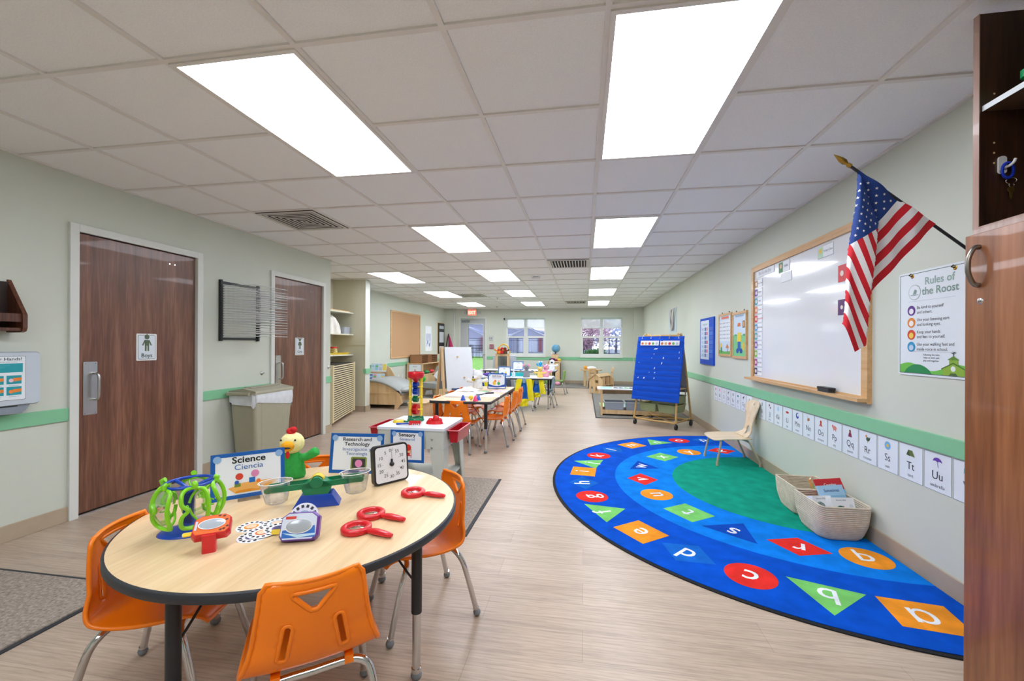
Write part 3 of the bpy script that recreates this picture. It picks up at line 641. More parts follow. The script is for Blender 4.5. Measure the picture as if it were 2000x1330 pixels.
viewer('purple and white reel viewer toy with a picture reel inserted', -.945, 1.27, .32, mat('purple_plastic', '#6A3E9E', .3, var=.02), '#D7E0EE', YEL, 62, pic_b)
def reel(x, y, z, rz, c, lab, tilt=0, par=None):
    o = thing('picture_reel', lab, 'picture reel', (x, y, z), 0, 'round white picture reels')
    T = rotz(rz) @ Matrix.Rotation(tilt, 4, 'X')
    m = MB(); m.prism(circle(0, 0, .048, 36), 0, .0012, PAPER, T); m.build('reel_disc', o)
    a = Art(T @ tr(0, 0, .0013)); a.disc(0, 0, .023, c, 1); a.disc(0, 0, .017, '#E9C9A8' if c != '#7C6E9A' else '#4A4668', 2)
    for k in range(14):
        q = 2*PI*k/14; u, v = math.cos(q), math.sin(q); a.poly([(u*.032-v*.0045, v*.032+u*.0045), (u*.032+v*.0045, v*.032-u*.0045), (u*.042+v*.0045, v*.042-u*.0045), (u*.042-v*.0045, v*.042+u*.0045)], '#2A2A33', 2)
    a.mb.build('printed_face', o)
reel(-1.185, 1.33, TZ, 0, '#F09A2E', 'white picture reel with orange centre, left of the pile'); reel(-1.115, 1.37, TZ+.0015, .4, '#9FB6C8', 'white picture reel at the back of the pile')
reel(-1.118, 1.262, TZ, .2, '#7C6E9A', 'white picture reel lowest in the pile, nearest the table edge'); reel(-1.105, 1.29, TZ+.0035, .1, '#E87A2A', 'white picture reel with orange rim between two others')
reel(-1.07, 1.325, TZ+.006, .3, '#7C6E9A', 'white picture reel with dark violet centre on top of pile')
reel(-.955, 1.302, TZ+.062, .32, '#9FB6C8', 'white picture reel sticking out of the purple viewer', math.radians(62))
# balance scale
bx_, by_ = -1.085, 1.565
t = thing('balance_scale', 'green bucket balance scale on a blue base', 'balance scale', (bx_, by_, TZ), .45)
m = MB(); V = [(-.088, -.04, 0), (.088, -.04, 0), (.088, .04, 0), (-.088, .04, 0), (-.058, -.034, .05), (.058, -.034, .05), (.058, .034, .05), (-.058, .034, .05)]
m.add(V, [(3, 2, 1, 0), (4, 5, 6, 7), (0, 1, 5, 4), (1, 2, 6, 5), (2, 3, 7, 6), (3, 0, 4, 7)], BLU); m.build('base', t, bevel=.002)
m = MB(); TT = Matrix.Rotation(-.05, 4, 'Y')
for sy in (-1, 1): m.prism(rrect(-.185, .0, .185, .022, .0105), sy*.028-.003, sy*.028+.003, GRN, TT @ frame((0, 0, .078), (1, 0, 0), (0, 0, 1)))
m.prism([(-.055, .088)]+[(.058*math.cos(math.radians(a)), .092+.062*math.sin(math.radians(a))) for a in range(200, 341, 14)]+[(.055, .088), (.02, .108), (-.02, .108)], -.031, .031, GRN, frame((0, 0, 0), (1, 0, 0), (0, 0, 1)))
m.lathe([(0, .034), (.022, .034), (.024, .031), (.024, -.031), (.022, -.034), (0, -.034)], GRN, 24, frame((0, 0, .098), (1, 0, 0), (0, 0, 1))); m.build('beam', t, bevel=.0015)
m = MB(); m.lathe([(.0245, .02), (.026, .02), (.026, -.02), (.0245, -.02)], YEL, 24, frame((0, 0, .1), (1, 0, 0), (0, 0, 1))); m.build('centre_dial', t)
for sx, lab in ((-1, 'clear bucket'), (1, 'clear bucket')):
    m = MB(); m.lathe([(.0, .0), (.028, 0), (.036, .006), (.052, .085), (.056, .087)], CLEAR, 28, TT @ tr(sx*.15, 0, .028), sx=1.1, sy=.85); o = m.build('bucket', t, solid=.0015)
    m = MB(); m.tube([(sx*.15+.056*1.1*math.cos(2*PI*i/30), .056*.85*math.sin(2*PI*i/30), .115-.05*0) for i in range(30)], .0016, WHITE, 6, closed=True, T=TT); m.build('rim', o)
# clock timer
t = thing('timer_clock', 'square black framed countdown timer standing on round table', 'timer', (-.9, 1.862, TZ), ang(.068, .139)-.18)
K = Matrix.Rotation(math.radians(-6), 4, 'X') @ frame((0, 0, .003), (1, 0, 0), (0, 0, 1))
t.scale = (1, 1, 1)
m = MB(); m.prism(rrect(-.088, 0, .088, .18, .02, 6), -.032, 0, BLACK, K); m.build('clock_case', t, bevel=.003)
a = Art(K @ tr(0, .09, .0004)); a.rr(-.08, -.082, .08, .082, .015, '#E6EAF0', 1)
for k, n in enumerate((0, 5, 10, 15, 20, 25, 30, 35, 40, 45, 50, 55)):
    q = PI/2+2*PI*k/12; r = .058
    a.text(r*math.cos(q)*1.05-(.006 if k == 0 else 0), r*math.sin(q)*1.05-.006, str(n), .0215, '#2A2C30', 2, .004)
    if k: a.line(.043*math.cos(q), .043*math.sin(q), .047*math.cos(q), .047*math.sin(q), .0012, '#2A2C30', 2)
a.line(.002, .01, .002, .068, .0012, '#3A3C40', 3); a.line(.007, .058, .007, .072, .0014, '#3A3C40', 3); a.mb.build('dial', t)
m = MB(); m.lathe([(0, .014), (.008, .013), (.0105, .008), (.011, 0)], BLACK, 18, K @ tr(0, .088, 0)); m.rbx(-.004, .088, .0, .004, .112, .008, .003, BLACK, K); m.build('knob', t)
# magnifiers
def magnifier(lab, x, y, rz, src=None):
    if src: return place(copy_tree(src), (x, y, TZ), rz, lab)
    t = thing('magnifying_glass', lab, 'magnifying glass', (x, y, TZ), rz, 'red magnifying glasses'); t.scale = (1.1, 1.1, 1.1)
    m = MB(); m.lathe([(.029, .004), (.029, .015), (.032, .018), (.043, .018), (.048, .014), (.048, .003), (.045, 0), (.032, 0), (.029, .004)], RED, 40); m.build('lens_ring', t)
    m = MB(); m.lathe([(0, .014), (.02, .012), (.029, .009)], mat('magnifier_glass', '#FFFFFF', .02, trans=1., var=0, ior=1.45, alpha=.6), 30); m.build('lens', t)
    m = MB(); m.tube([(.046, 0, .009), (.056, 0, .009), (.062, 0, .010), (.085, 0, .011), (.12, 0, .010), (.136, 0, .009), (.14, 0, .009)], [.009, .009, .0115, .0135, .0115, .009, .007], RED, 14, flat=.75); m.build('handle', t)
    return t
MG = magnifier('red magnifying glass nearest the front edge of the round table', -.795, 1.365, -.22)
magnifier('red magnifying glass in the middle of the three, near purple viewer', -.808, 1.492, -.2, MG); magnifier('red magnifying glass lying apart near the clock timer', -.742, 1.738, -.13, MG)
# ------------------------------------------------------------------ hand puppets
def plush(n, hx): return mat('plush_'+n, hx, .95, var=.07, scale=60, bump=.5, bscale=180)
def puppet(name, lab, cat, x, y, z, rz, s, body, head, extra, arms=((-1, .0), (1, .0)), hr=.042, bh=.10):
    t = thing(name, lab, cat, (x, y, z), rz); t.scale = (s, s, s)
    m = MB(); m.lathe([(.0, .0), (.045, .0), (.05, .01), (.047, .04), (.04, bh*.8), (.026, bh), (.018, bh+.012), (0, bh+.014)], body, 24, sy=.72); m.build('body', t)
    for sx, up in arms:
        m = MB(); m.tube(smoothpath([(sx*.025, 0, bh*.8), (sx*.055, -.005, bh*.78+up*.3), (sx*.085, -.012, bh*.85+up*.8), (sx*.1, -.014, bh*.9+up)], 4), [.016, .016, .0155, .015, .015, .015, .016, .017, .018, .018, .018, .017, .012][:13], body, 12); m.build('arm', t)
    m = MB(); m.ball((0, 0, bh+.038), (hr, hr*.92, hr*.95), head, 22); h = m.build('head', t)
    extra(t, h, bh+.038, hr)
    return t
def part(p, name, f): m = MB(); f(m); return m.build(name, p)
BK = mat('black_bead', '#17171A', .2, var=0)
FELT_R = plush('red', '#D42428')
def rooster(t, h, z, r):
    part(h, 'comb', lambda m: [m.ball((d, -.004, z+r*.98+k), q, FELT_R, 12) for d, k, q in ((-.008, .004, .012), (.006, .008, .013), (0, -.002, .014))])
    part(h, 'beak', lambda m: [m.ball((0, -r*.82, z-.004), (.024, .02, .02), plush('beak', '#F2A91C'), 18)])
    part(h, 'mouth', lambda m: [m.ball((0, -r*1.22, z-.008), (.019, .004, .004), BK, 12)])
    part(h, 'wattle', lambda m: [m.ball((.002, -r*.95, z-.036), (.007, .007, .015), FELT_R, 12)])
    part(h, 'eye', lambda m: [m.ball((sx*.026, -r*.78, z+.018), .004, BK, 8) for sx in (-1, 1)])
puppet('rooster_puppet', 'green plush hand puppet with cream rooster head and red comb', 'hand puppet', -1.43, 1.86, TZ, -.12+.35, 1.28, plush('green', '#35A84A'), plush('cream', '#F4E9A6'), rooster, arms=((-1, .0), (1, .02)), hr=.044, bh=.095)
def dog(t, h, z, r):
    K = plush('black', '#26262A')
    part(h, 'muzzle', lambda m: m.ball((-.03, -.042, z-.02), (.024, .02, .017), plush('white', '#EDEFF2'), 16)); part(h, 'nose', lambda m: m.ball((-.045, -.056, z-.018), .0085, K, 10))
    part(h, 'ear', lambda m: [m.ball((sx*.034, .0, z+.042), (.015, .01, .018), plush('white', '#EDEFF2'), 12) for sx in (-1, 1)]); part(h, 'patch', lambda m: m.ball((-.04, -.012, z-.045), (.018, .016, .016), plush('mustard', '#D8C23A'), 12))
def animal(ear, ec, mc, er=.014, up=.9, sp=.7):
    def f(t, h, z, r):
        part(h, 'ear', lambda m: [m.ball((sx*r*sp, 0, z+r*up), (er, er*.6, er), ec, 12) for sx in (-1, 1)])
        part(h, 'muzzle', lambda m: m.ball((0, -r*.85, z-.008), (r*.42, r*.3, r*.32), mc, 12)); part(h, 'nose', lambda m: m.ball((0, -r*1.15, z-.002), (.008, .006, .006), BK, 10))
        part(h, 'eye', lambda m: [m.ball((sx*r*.4, -r*.85, z+r*.3), .0045, BK, 8) for sx in (-1, 1)])
    return f
W_, P_, G_, Y_, B_ = plush('white', '#EDEFF2'), plush('pink', '#F0A8C4'), plush('grey', '#8E9094'), plush('yellow', '#F3D276'), plush('sky', '#2FA6DC')
puppet('dog_puppet', 'white plush puppet with dark nose standing on the far left of long table', 'hand puppet', -1.52, 5.85, .6, .3, 1.5, W_, W_, dog, hr=.05)
puppet('mouse_puppet', 'grey plush puppet with pink ears standing on puppet table', 'hand puppet', -1.13, 8.2, .6, 0, 1.4, G_, G_, animal(0, P_, G_, .022, .7, .85))
puppet('bear_puppet', 'pale yellow plush bear puppet with open arms on puppet table', 'hand puppet', -.85, 8.12, .6, 0, 1.2, Y_, Y_, animal(0, Y_, Y_, .014))
puppet('pig_puppet', 'pink plush puppet behind the yellow bear puppet', 'hand puppet', -.76, 8.36, .6, -.2, 1.35, P_, P_, animal(0, P_, plush('rose', '#D784A8'), .013))
puppet('whale_puppet', 'bright blue plush puppet leaning left on farthest table', 'hand puppet', -1.10, 10.6, .6, .6, 1.2, B_, B_, animal(0, W_, B_, .018), arms=((-1, .05), (1, .03)))
puppet('panda_puppet', 'white plush puppet with big black nose and dark ears on farthest table', 'hand puppet', -.80, 10.55, .6, 0, 1.55, W_, W_, animal(0, plush('black', '#26262A'), plush('black', '#26262A'), .016))

# ------------------------------------------------------------------ sensory table
SG = mat('sensory_plastic', '#C3C7BE', .4, var=.02); SW = mat('sensory_lid', '#DDE3EA', .35, var=.01)
t = thing('sensory_table', 'grey plastic sensory table with white lid and red side bins', 'table', (-1.365, 3.385, 0))
x0, x1, y0, y1, z = -.285, .285, -.265, .265, .58
m = MB(); m.rbx(x0, y0, z-.02, x1, y1, z, .02, SW); m.build('lid', t, bevel=.004)
m = MB(); m.rbx(x0+.004, y0+.004, z-.165, x1-.004, y1-.004, z-.02, .02, SG); m.build('basin', t, bevel=.003)
for sx in (-1, 1):
    for sy in (-1, 1):
        m = MB(); X, Y = sx*.283, sy*.262; w0, w1 = .12, .055
        V = []
        for zz, w in ((z-.16, w0), (.0, w1)):
            o = .012 if zz == 0 else 0; V += [(X+sx*o, Y+sy*o, zz), (X-sx*w+sx*o, Y+sy*o, zz), (X-sx*w+sx*o, Y-sy*.012+sy*o, zz), (X-sx*.012+sx*o, Y-sy*.012+sy*o, zz), (X-sx*.012+sx*o, Y-sy*w+sy*o, zz), (X+sx*o, Y-sy*w+sy*o, zz)]
        m.add(V, [(0, 1, 2, 3, 4, 5)][:1]+[(11, 10, 9, 8, 7, 6)]+[(i, (i+1) % 6, 6+(i+1) % 6, 6+i) for i in range(6)], SG)
        m.build('leg', t, bevel=.002)
m = MB(); m.bx(x0+.01, y0+.02, .135, x1-.01, y1-.02, .155, SG); m.build('lower_shelf', t, bevel=.003)
m = MB()
for xx in (.17, .17):
    for zz in (.495, .43): m.lathe([(0, .006), (.006, .005), (.009, 0)], CHROME, 12, frame((.185, y0-.0005, zz), (1, 0, 0), (0, 0, 1)))
m.build('bolt', t)
m = MB()
for yy in (-.15, .15): m.tube([(x0+.3, yy, .0), (x0+.3, yy, .0)], .001, SG, 4)
def bin_(name, lab, x0, y0, z0, x1, y1, z1, c, th=.004, grp=None, rim=.008, taper=.01, cat='bin', M=None, T=None):
    o = thing(name, lab, cat, grp and (0, 0, 0) or (0, 0, 0), 0, grp) if lab else None
    m = MB()
    if T is not None: m.T = T
    A = rrect(x0, y0, x1, y1, .012, 3); B = rrect(x0+taper, y0+taper, x1-taper, y1-taper, .01, 3); n = len(A)
    C_ = [(p[0]+(th if p[0] < (x0+x1)/2 else -th), p[1]+(th if p[1] < (y0+y1)/2 else -th)) for p in A]; D = [(p[0]+(th if p[0] < (x0+x1)/2 else -th), p[1]+(th if p[1] < (y0+y1)/2 else -th)) for p in B]
    V = [(*p, z1) for p in A]+[(*p, z0) for p in B]+[(*p, z1) for p in C_]+[(*p, z0+th) for p in D]
    r = lambda a, b: [(a+i, a+(i+1) % n, b+(i+1) % n, b+i) for i in range(n)]
    m.add(V, r(n, 0)+r(0, 2*n)+r(2*n, 3*n)+[tuple(range(n, 2*n))[::-1], tuple(range(3*n, 4*n))], c)
    if not lab: return m
    m.build('tub', o)
    m = MB()
    if T is not None: m.T = T
    A2 = rrect(x0-rim, y0-rim, x1+rim, y1+rim, .014, 3)
    V = [(*p, z1) for p in A]+[(*p, z1) for p in A2]+[(*p, z1-.006) for p in A2]
    m.add([(v[0], v[1], v[2]+.001) for v in V], r(0, n)+r(n, 2*n), M or c); m.build('rim', o)
    return o
PINK = mat('bin_rim', '#E8707C', .35, var=.01)
bin_('side_bin', 'red plastic bin clipped on the right side of grey sensory table', -1.073, 3.2, .455, -.99, 3.55, .555, DRED, grp='red clip on bins', M=PINK)
bin_('side_bin', 'red plastic bin on the left side of the grey sensory table', -1.75, 3.2, .47, -1.66, 3.55, .56, DRED, grp='red clip on bins', M=PINK)
# sand tower
sx_, sy_ = -1.44, 3.42
t = thing('sand_wheel_tower', 'tall sand wheel tower with red funnel and yellow posts', 'toy', (sx_, sy_, .58))
part(t, 'base', lambda m: [m.lathe([(.07, 0), (.073, .01), (.062, .03), (.05, .034), (.045, .02)], GRN, 30), m.ball((-.052, 0, .028), (.02, .016, .024), GRN, 12), m.ball((.052, 0, .028), (.02, .016, .024), GRN, 12)])
for sx in (-1, 1):
    part(t, 'post', lambda m: [m.cyl((sx*.05, 0, .03), (sx*.05, 0, .385), .0115, YEL, 14)]+[m.cyl((sx*.05, 0, zz), (sx*.018, 0, zz), .006, YEL, 8) for zz in (.10, .205, .295)]+[m.ball((sx*.05, 0, zz), .015, YEL, 10) for zz in (.10, .205, .295)])
part(t, 'funnel', lambda m: m.lathe([(.066, .425), (.07, .42), (.067, .378), (.06, .372), (.03, .36), (.012, .335), (.008, .33)], RED, 30))
for zz, c in ((.31, BLU), (.255, BLU), (.19, GRN), (.10, RED)):
    def wheel(m, zz=zz, c=c):
        rr = .028 if c != RED else .045
        m.cyl((-.019, 0, zz), (.019, 0, zz), rr*.55, c, 14)
        for k in range(8): q = 2*PI*k/8; m.bx(-.019, -.002, 0, .019, .002, rr, c, tr(0, 0, zz) @ Matrix.Rotation(q, 4, 'X'))
        m.cyl((-.02, 0, zz), (-.018, 0, zz), rr, c, 18); m.cyl((.018, 0, zz), (.02, 0, zz), rr, c, 18)
    part(t, 'wheel', wheel)
t = thing('sand_sieve', 'yellow round sand sieve on the white lid of sensory table', 'toy', (-1.556, 3.335, .58))
part(t, 'sieve_bowl', lambda m: m.lathe([(0, .018), (.04, .018), (.046, .014), (.05, 0)], YEL, 28)); part(t, 'handle', lambda m: m.tube([(.046, 0, .01), (.085, -.01, .008)], .007, GRN, 8))
t = thing('sand_rake', 'red sand rake with a blue handle on the white lid', 'toy', (-1.45, 3.235, .58), .18)
part(t, 'rake_head', lambda m: [m.bx(.03, -.016, 0, .045, .016, .014, RED)]+[m.tube([(.04, -.0, .012), (.05+.016*k, .0+.0*k, .02), (.053+.016*k, -.014, .004)], .0045, RED, 6) for k in range(5)]+[m.bx(.03, -.006, .01, .125, .006, .032, RED)])
part(t, 'handle', lambda m: m.tube([(.04, 0, .012), (-.02, 0, .009), (-.075, 0, .008)], [.006, .006, .009], BLU, 10))
t = thing('sand_mould', 'red castle shaped sand mould on the white lid', 'toy', (-1.235, 3.33, .58))
part(t, 'mould', lambda m: [m.prism(circle(0, 0, .078, 10, .05), 0, .026, RED, scale=.82), m.ball((.012, 0, .035), (.03, .024, .036), RED, 16), m.ball((-.035, 0, .028), (.022, .02, .02), RED, 12), m.ball((.046, .005, .026), (.02, .02, .022), RED, 12)])

# ------------------------------------------------------------------ things on the long table
Z2 = .6
t = thing('paper_tray', 'low white tray of papers on the wall side of long table', 'tray', (-1.53, 5.0, Z2), .0)
part(t, 'tray', lambda m: [m.bx(-.15, -.14, 0, .2, .3, .02, PAPER)]); part(t, 'paper_sheet', lambda m: [m.bx(-.12, -.1, .021, .17, .28, .024, PAPER, rotz(.08)), m.bx(-.0, .1, .025, .23, .36, .027, PAPER, rotz(-.2))])
for x, y, c, lab in ((-1.375, 4.63, BLU, 'small blue cone on the near edge of long table'), (-1.205, 4.68, BLU, 'small blue cone right behind the pink cone'), (-1.22, 4.60, mat('pink_cone', '#E2306E', .35), 'small pink cone on the near edge of long table')):
    m = MB(); m.lathe([(0, .062), (.009, .061), (.028, .004), (.031, 0), (0, 0)], c, 20, tr(x, y, Z2)); tag(m.build('toy_cone'), lab, 'cone', 'small toy cones')
m = MB(); m.ball((-1.30, 4.70, Z2+.026), .026, YEL, 18); tag(m.build('toy_ball'), 'small yellow ball between the blue and pink cones', 'ball')
t = thing('paper_sheet', 'loose white sheet of paper near the aisle edge of long table', 'paper', (-1.18, 5.15, Z2), .2); part(t, 'sheet', lambda m: m.bx(-.13, -.17, 0, .13, .17, .002, PAPER))
m = MB(); m.bx(-.11, -.14, 0, .11, .14, .002, pc('#E4D6E6')); a = Art(tr(0, 0, .0022), m); [a.disc(random.uniform(-.08, .08), random.uniform(-.1, .1), .018, c) for c in ('#D86AA0', '#7FB5DC', '#B86AC8', '#E0707A')]
tag(m.build('coloring_page', loc=(-1.15, 5.65, Z2), rz=.1), 'colouring page with pink and blue patches by the small group sign', 'paper')
for k, (x, y, r, c, lab) in enumerate(((-1.33, 5.42, .5, '#1E9E4A', 'dark green book lying on the long table by the dog puppet'), (-1.36, 5.32, .35, '#6FD12E', 'bright lime book on the long table in front of the green one'))):
    m = MB(); m.bx(-.07, -.09, 0, .07, .09, .012, pc('#F0F0EC')); m.bx(-.072, -.092, .012, .072, .092, .015, pc(c)); tag(m.build('picture_book', loc=(x, y, Z2), rz=r), lab, 'book', 'green books on the long table')
t = thing('marker', 'dark purple marker lying across long table near the green books', 'marker', (-1.23, 5.3, Z2), .55); part(t, 'barrel', lambda m: m.cyl((-.06, 0, .011), (.035, 0, .011), .011, mat('marker_purple', '#5A2B46', .4), 12)); part(t, 'cap', lambda m: m.cyl((.035, 0, .011), (.07, 0, .011), .012, BLACK, 12))
CL = mat('white_cloth', '#EEF0F0', .9, var=.04, bump=.4, bscale=30)
m = MB(); m.grid(lambda u, v: ((u-.5)*.3, (v-.5)*.26, .045*math.exp(-((u-.5)**2+(v-.5)**2)*7)*(1+.35*math.sin(17*u+5*v)*math.cos(13*v))+.002), 26, 22, CL)
tag(m.build('crumpled_cloth', loc=(-1.53, 5.38, Z2+.028)), 'crumpled white cloth on the papers of the long table', 'cloth')

# puppet table and farthest table odds
TQ = mat('turquoise_plastic', '#1DBFC6', .35, var=.02)
bin_('storage_tray', 'turquoise plastic tray on the puppet table', -1.63, 8.42, Z2, -1.2, 8.62, Z2+.06, TQ)
m = MB(); m.ball((-1.93, 8.35, Z2+.035), (.13, .1, .035), plush('violet', '#6A4AA8'), 16); tag(m.build('purple_beanbag'), 'flat purple bean bag at left end of puppet table', 'bean bag')
def bottle(x, y, z, lab):
    t = thing('spray_bottle', lab, 'bottle', (x, y, z)); part(t, 'bottle_body', lambda m: m.lathe([(0, 0), (.032, 0), (.034, .01), (.034, .08), (.014, .11), (.012, .125)], mat('bottle_plastic', '#D8E8EC', .2, var=.01), 18)); part(t, 'nozzle', lambda m: [m.cyl((0, 0, .12), (0, 0, .15), .012, WHITE, 12), m.bx(-.035, -.007, .145, .015, .007, .16, WHITE)])
bottle(-1.38, 8.15, Z2, 'white pump bottle beside the art sign on puppet table')
t = thing('paper_stack', 'white papers spread along the farthest table', 'paper', (-1.95, 10.5, Z2)); part(t, 'sheet', lambda m: [m.bx(-.15, -.1, .0, .1, .1, .002, PAPER, rotz(.2)), m.bx(.1, -.13, .0, .38, .08, .003, pc('#CFE0F0'), rotz(-.1)), m.bx(-.5, -.12, 0, -.22, .1, .002, PAPER)])
t = thing('paper_stack', 'white papers on the right half of the puppet table', 'paper', (-1.02, 8.25, Z2)); part(t, 'sheet', lambda m: [m.bx(-.06, -.24, .0, .14, -.08, .002, PAPER), m.bx(.1, -.2, .0, .3, -.02, .003, PAPER, rotz(.1))])

# smocks
def smock(x, y, z, lab, w=.36, h=.46, full=True, rz=0):
    t = thing('art_smock', lab, 'smock', (x, y, z), rz, 'yellow and blue art smocks')
    Yc = mat('smock_yellow', '#EBDD12', .6, var=.05, scale=6, bump=.3, bscale=20); Bc = mat('smock_blue', '#0A5FB8', .6, var=.06, scale=6, bump=.3, bscale=20)
    wav = lambda u, v: .012*math.sin(u*26)+.01*math.sin(u*11+v*9)
    part(t, 'bodice', lambda m: m.grid(lambda u, v: ((u-.5)*(.25+.11*v), wav(u, v)-.012*v, -v*h*.8-.05*abs(u-.5)*(1-v)), 24, 16, Bc))
    part(t, 'hem', lambda m: m.grid(lambda u, v: ((u-.62)*.30-.04, wav(u, v)-.016, -h*.78-v*h*.3-.03*(1-u)), 20, 8, Yc))
    for sx in ((-1, 1) if full else (1,)):
        part(t, 'sleeve', lambda m, sx=sx: m.grid(lambda u, v: (sx*(.09+.045*v)+(u-.5)*(.10+.015*v), -.022-.012*math.sin(PI*u)-.004*math.sin(9*v+5*u), .012-.02*abs(u-.5)-v*h*(.88 if sx > 0 else .6)), 8, 14, Yc))
    part(t, 'collar', lambda m: m.grid(lambda u, v: ((u-.5)*.1*(1-.5*v), -.02+.004*math.sin(20*u), .02-v*.09), 10, 6, mat('smock_lining', '#7FA3BC', .7)))
smock(-1.10, 7.70, .60, 'yellow and blue art smock draped over chair back in the aisle')
smock(-1.92, 7.70, .6, 'yellow sleeve of a smock on chair beside white dog puppet', full=True, rz=.1)
smock(-.90, 8.0, .56, 'shorter art smock hanging at right under the puppet table edge', w=.3, h=.3, full=True, rz=-.2)
# ------------------------------------------------------------------ alphabet rug (half round, flat side on the wall)
RC = (1.795, 3.96)
def pile(n, hx): return mat('rug_'+n, hx, .97, var=.10, scale=9, bump=.5, bscale=350, spec=.1)
R_D, R_L, R_G = pile('blue', '#0452C6'), pile('light_blue', '#0A80E6'), pile('green', '#129A80')
R_O, R_R, R_A, R_B2, R_N, R_W = pile('orange', '#F59A2C'), pile('red', '#E6332C'), pile('apple', '#7BCB6C'), pile('mid_blue', '#1668C8'), pile('deep_blue', '#0A49B4'), pile('white', '#EEF2FA')
t = thing('alphabet_rug', 'half round blue alphabet rug with green centre against the wall', 'rug', (RC[0], RC[1], 0))
def half(r, n=72): return [(-r*math.sin(PI*i/n), -r*math.cos(PI*i/n)) for i in range(n+1)]
part(t, 'backing', lambda m: m.prism(half(2.078)[::-1], 0, .0055, mat('rug_binding', '#111318', .9, var=.05)))
part(t, 'border_ring', lambda m: m.prism(half(2.055)[::-1], .005, .0085, R_D)); part(t, 'inner_ring', lambda m: m.prism(half(1.50)[::-1], .0085, .0093, R_L)); part(t, 'centre_field', lambda m: m.prism(half(.975)[::-1], .0093, .0099, R_G))
m = MB()
def rp(r, a): a = math.radians(a); return (-r*math.cos(a), r*math.sin(a))
def rshape(ch, r, a, kind, c, s=.135, z=.0092):
    x, y = rp(r, a); o = math.radians(a); T = tr(x, y, 0) @ rotz(PI/2-o+PI-PI/2+PI/2)   # local +y points outward
    T = frame((x, y, z), (-(y/r), (x/r), 0), (x/r, y/r, 0))
    T = frame((x, y, z), (y/r, -x/r, 0), (x/r, y/r, 0))
    P = {'sq': [(-s, -s*.86), (s, -s*.86), (s, s*.86), (-s, s*.86)], 'ci': circle(0, 0, s*.95, 36), 'di': [(-s*1.25, 0), (0, -s), (s*1.25, 0), (0, s)], 'tr': [(-s*1.25, -s*.85), (s*1.25, -s*.85), (0, s*1.2)], 'dt': [(-s*1.3, s*.8), (0, -s*1.1), (s*1.3, s*.8)]}[kind]
    m.poly(P[::1], c, T)
    dz = -.03 if kind == 'tr' else (.03 if kind == 'dt' else 0)
    m.text('\u0251' if ch == 'a' else ch, .20, R_W, T @ tr(0, -.05+dz, .0006), .006)
for ch, a, k, c in (('a', -82, 'sq', R_O), ('b', -70.5, 'tr', R_A), ('c', -59.8, 'ci', R_R), ('d', -49, 'di', R_B2), ('e', -38, 'sq', R_O), ('f', -26.3, 'dt', R_A), ('g', -16.6, 'ci', R_R), ('h', -5.8, 'di', R_B2), ('i', 5, 'sq', R_O), ('j', 15, 'tr', R_A), ('k', 25.3, 'ci', R_R), ('l', 36, 'di', R_B2), ('m', 48, 'sq', R_O), ('n', 60.5, 'tr', R_A), ('o', 71.5, 'ci', R_R), ('p', 82, 'di', R_B2)):
    rshape(ch, 1.80, a, k, c)
for ch, a, k, c in (('q', -82.5, 'ci', R_O), ('r', -67.3, 'di', R_R), ('s', -51, 'dt', R_N), ('t', -35.2, 'sq', R_A), ('u', -17.7, 'ci', R_O), ('v', .5, 'di', R_R), ('w', 20, 'dt', R_N), ('x', 42, 'sq', R_A), ('y', 62, 'ci', R_O), ('z', 81, 'di', R_R)):
    rshape(ch, 1.255, a, k, c, z=.0100)
m.build('letter_shapes', t)
# walk off mats
def mat_rug(lab, x0, y0, x1, y1, c=None, edge='#34363A'):
    t = thing('floor_mat', lab, 'floor mat', (0, 0, 0), 0, 'dark walk off mats')
    part(t, 'rubber_border', lambda m: m.bx(x0, y0, 0, x1, y1, .005, mat('mat_rubber', edge, .7, var=.03))); part(t, 'carpet', lambda m: m.bx(x0+.022, y0+.022, .004, x1-.022, y1-.022, .011, c or mat('mat_carpet', '#A3968A', .95, var=.22, scale=75, bump=.9, bscale=200)))
mat_rug('brown floor mat beside the nearer brown door, at photo left', -3.2, .2, -2.285, 1.797)
mat_rug('brown floor mat under the sensory table, right of the round table', -1.66, 2.6, -.745, 3.755)
CP = mat('grey_area_carpet', '#83807A', .95, var=.12, scale=60, bump=.5, bscale=200)
mat_rug('large grey carpet under the wooden doll house and block bench', .2, 7.22, 1.79, 11.1, CP, '#5A5A5C')
mat_rug('wide dark grey carpet along the back wall', -2.9, 12.1, 1.78, 13.48, CP, '#5A5A5C')
mat_rug('grey carpet of the reading corner by the curved bench', -4.55, 7.9, -2.75, 11.5, CP, '#5A5A5C')
def playmat():
    t = thing('play_mat', 'pale green printed play mat under the block bench', 'rug', (0, 0, 0)); part(t, 'mat_base', lambda m: m.bx(.33, 8.0, .011, 1.5, 9.05, .017, pc('#A9D890')))
    a = Art(tr(0, 0, .0172)); a.rect(.42, 8.1, 1.4, 8.95, '#BFE0DC', 1)
    for k in range(9): x = .45+random.random()*.8; y = 8.15+random.random()*.6; a.line(x, y, x+.2, y+random.uniform(-.2, .3), .03, random.choice(['#3B6B7C', '#7CC27A', '#8FC6D8', '#4A7A50']), 2)
    a.mb.build('printed_face', t)
playmat()

# ------------------------------------------------------------------ right wall, facing -x
def RWF(y, z, x=WR): return frame((x, y, z), (0, -1, 0), (0, 0, 1))
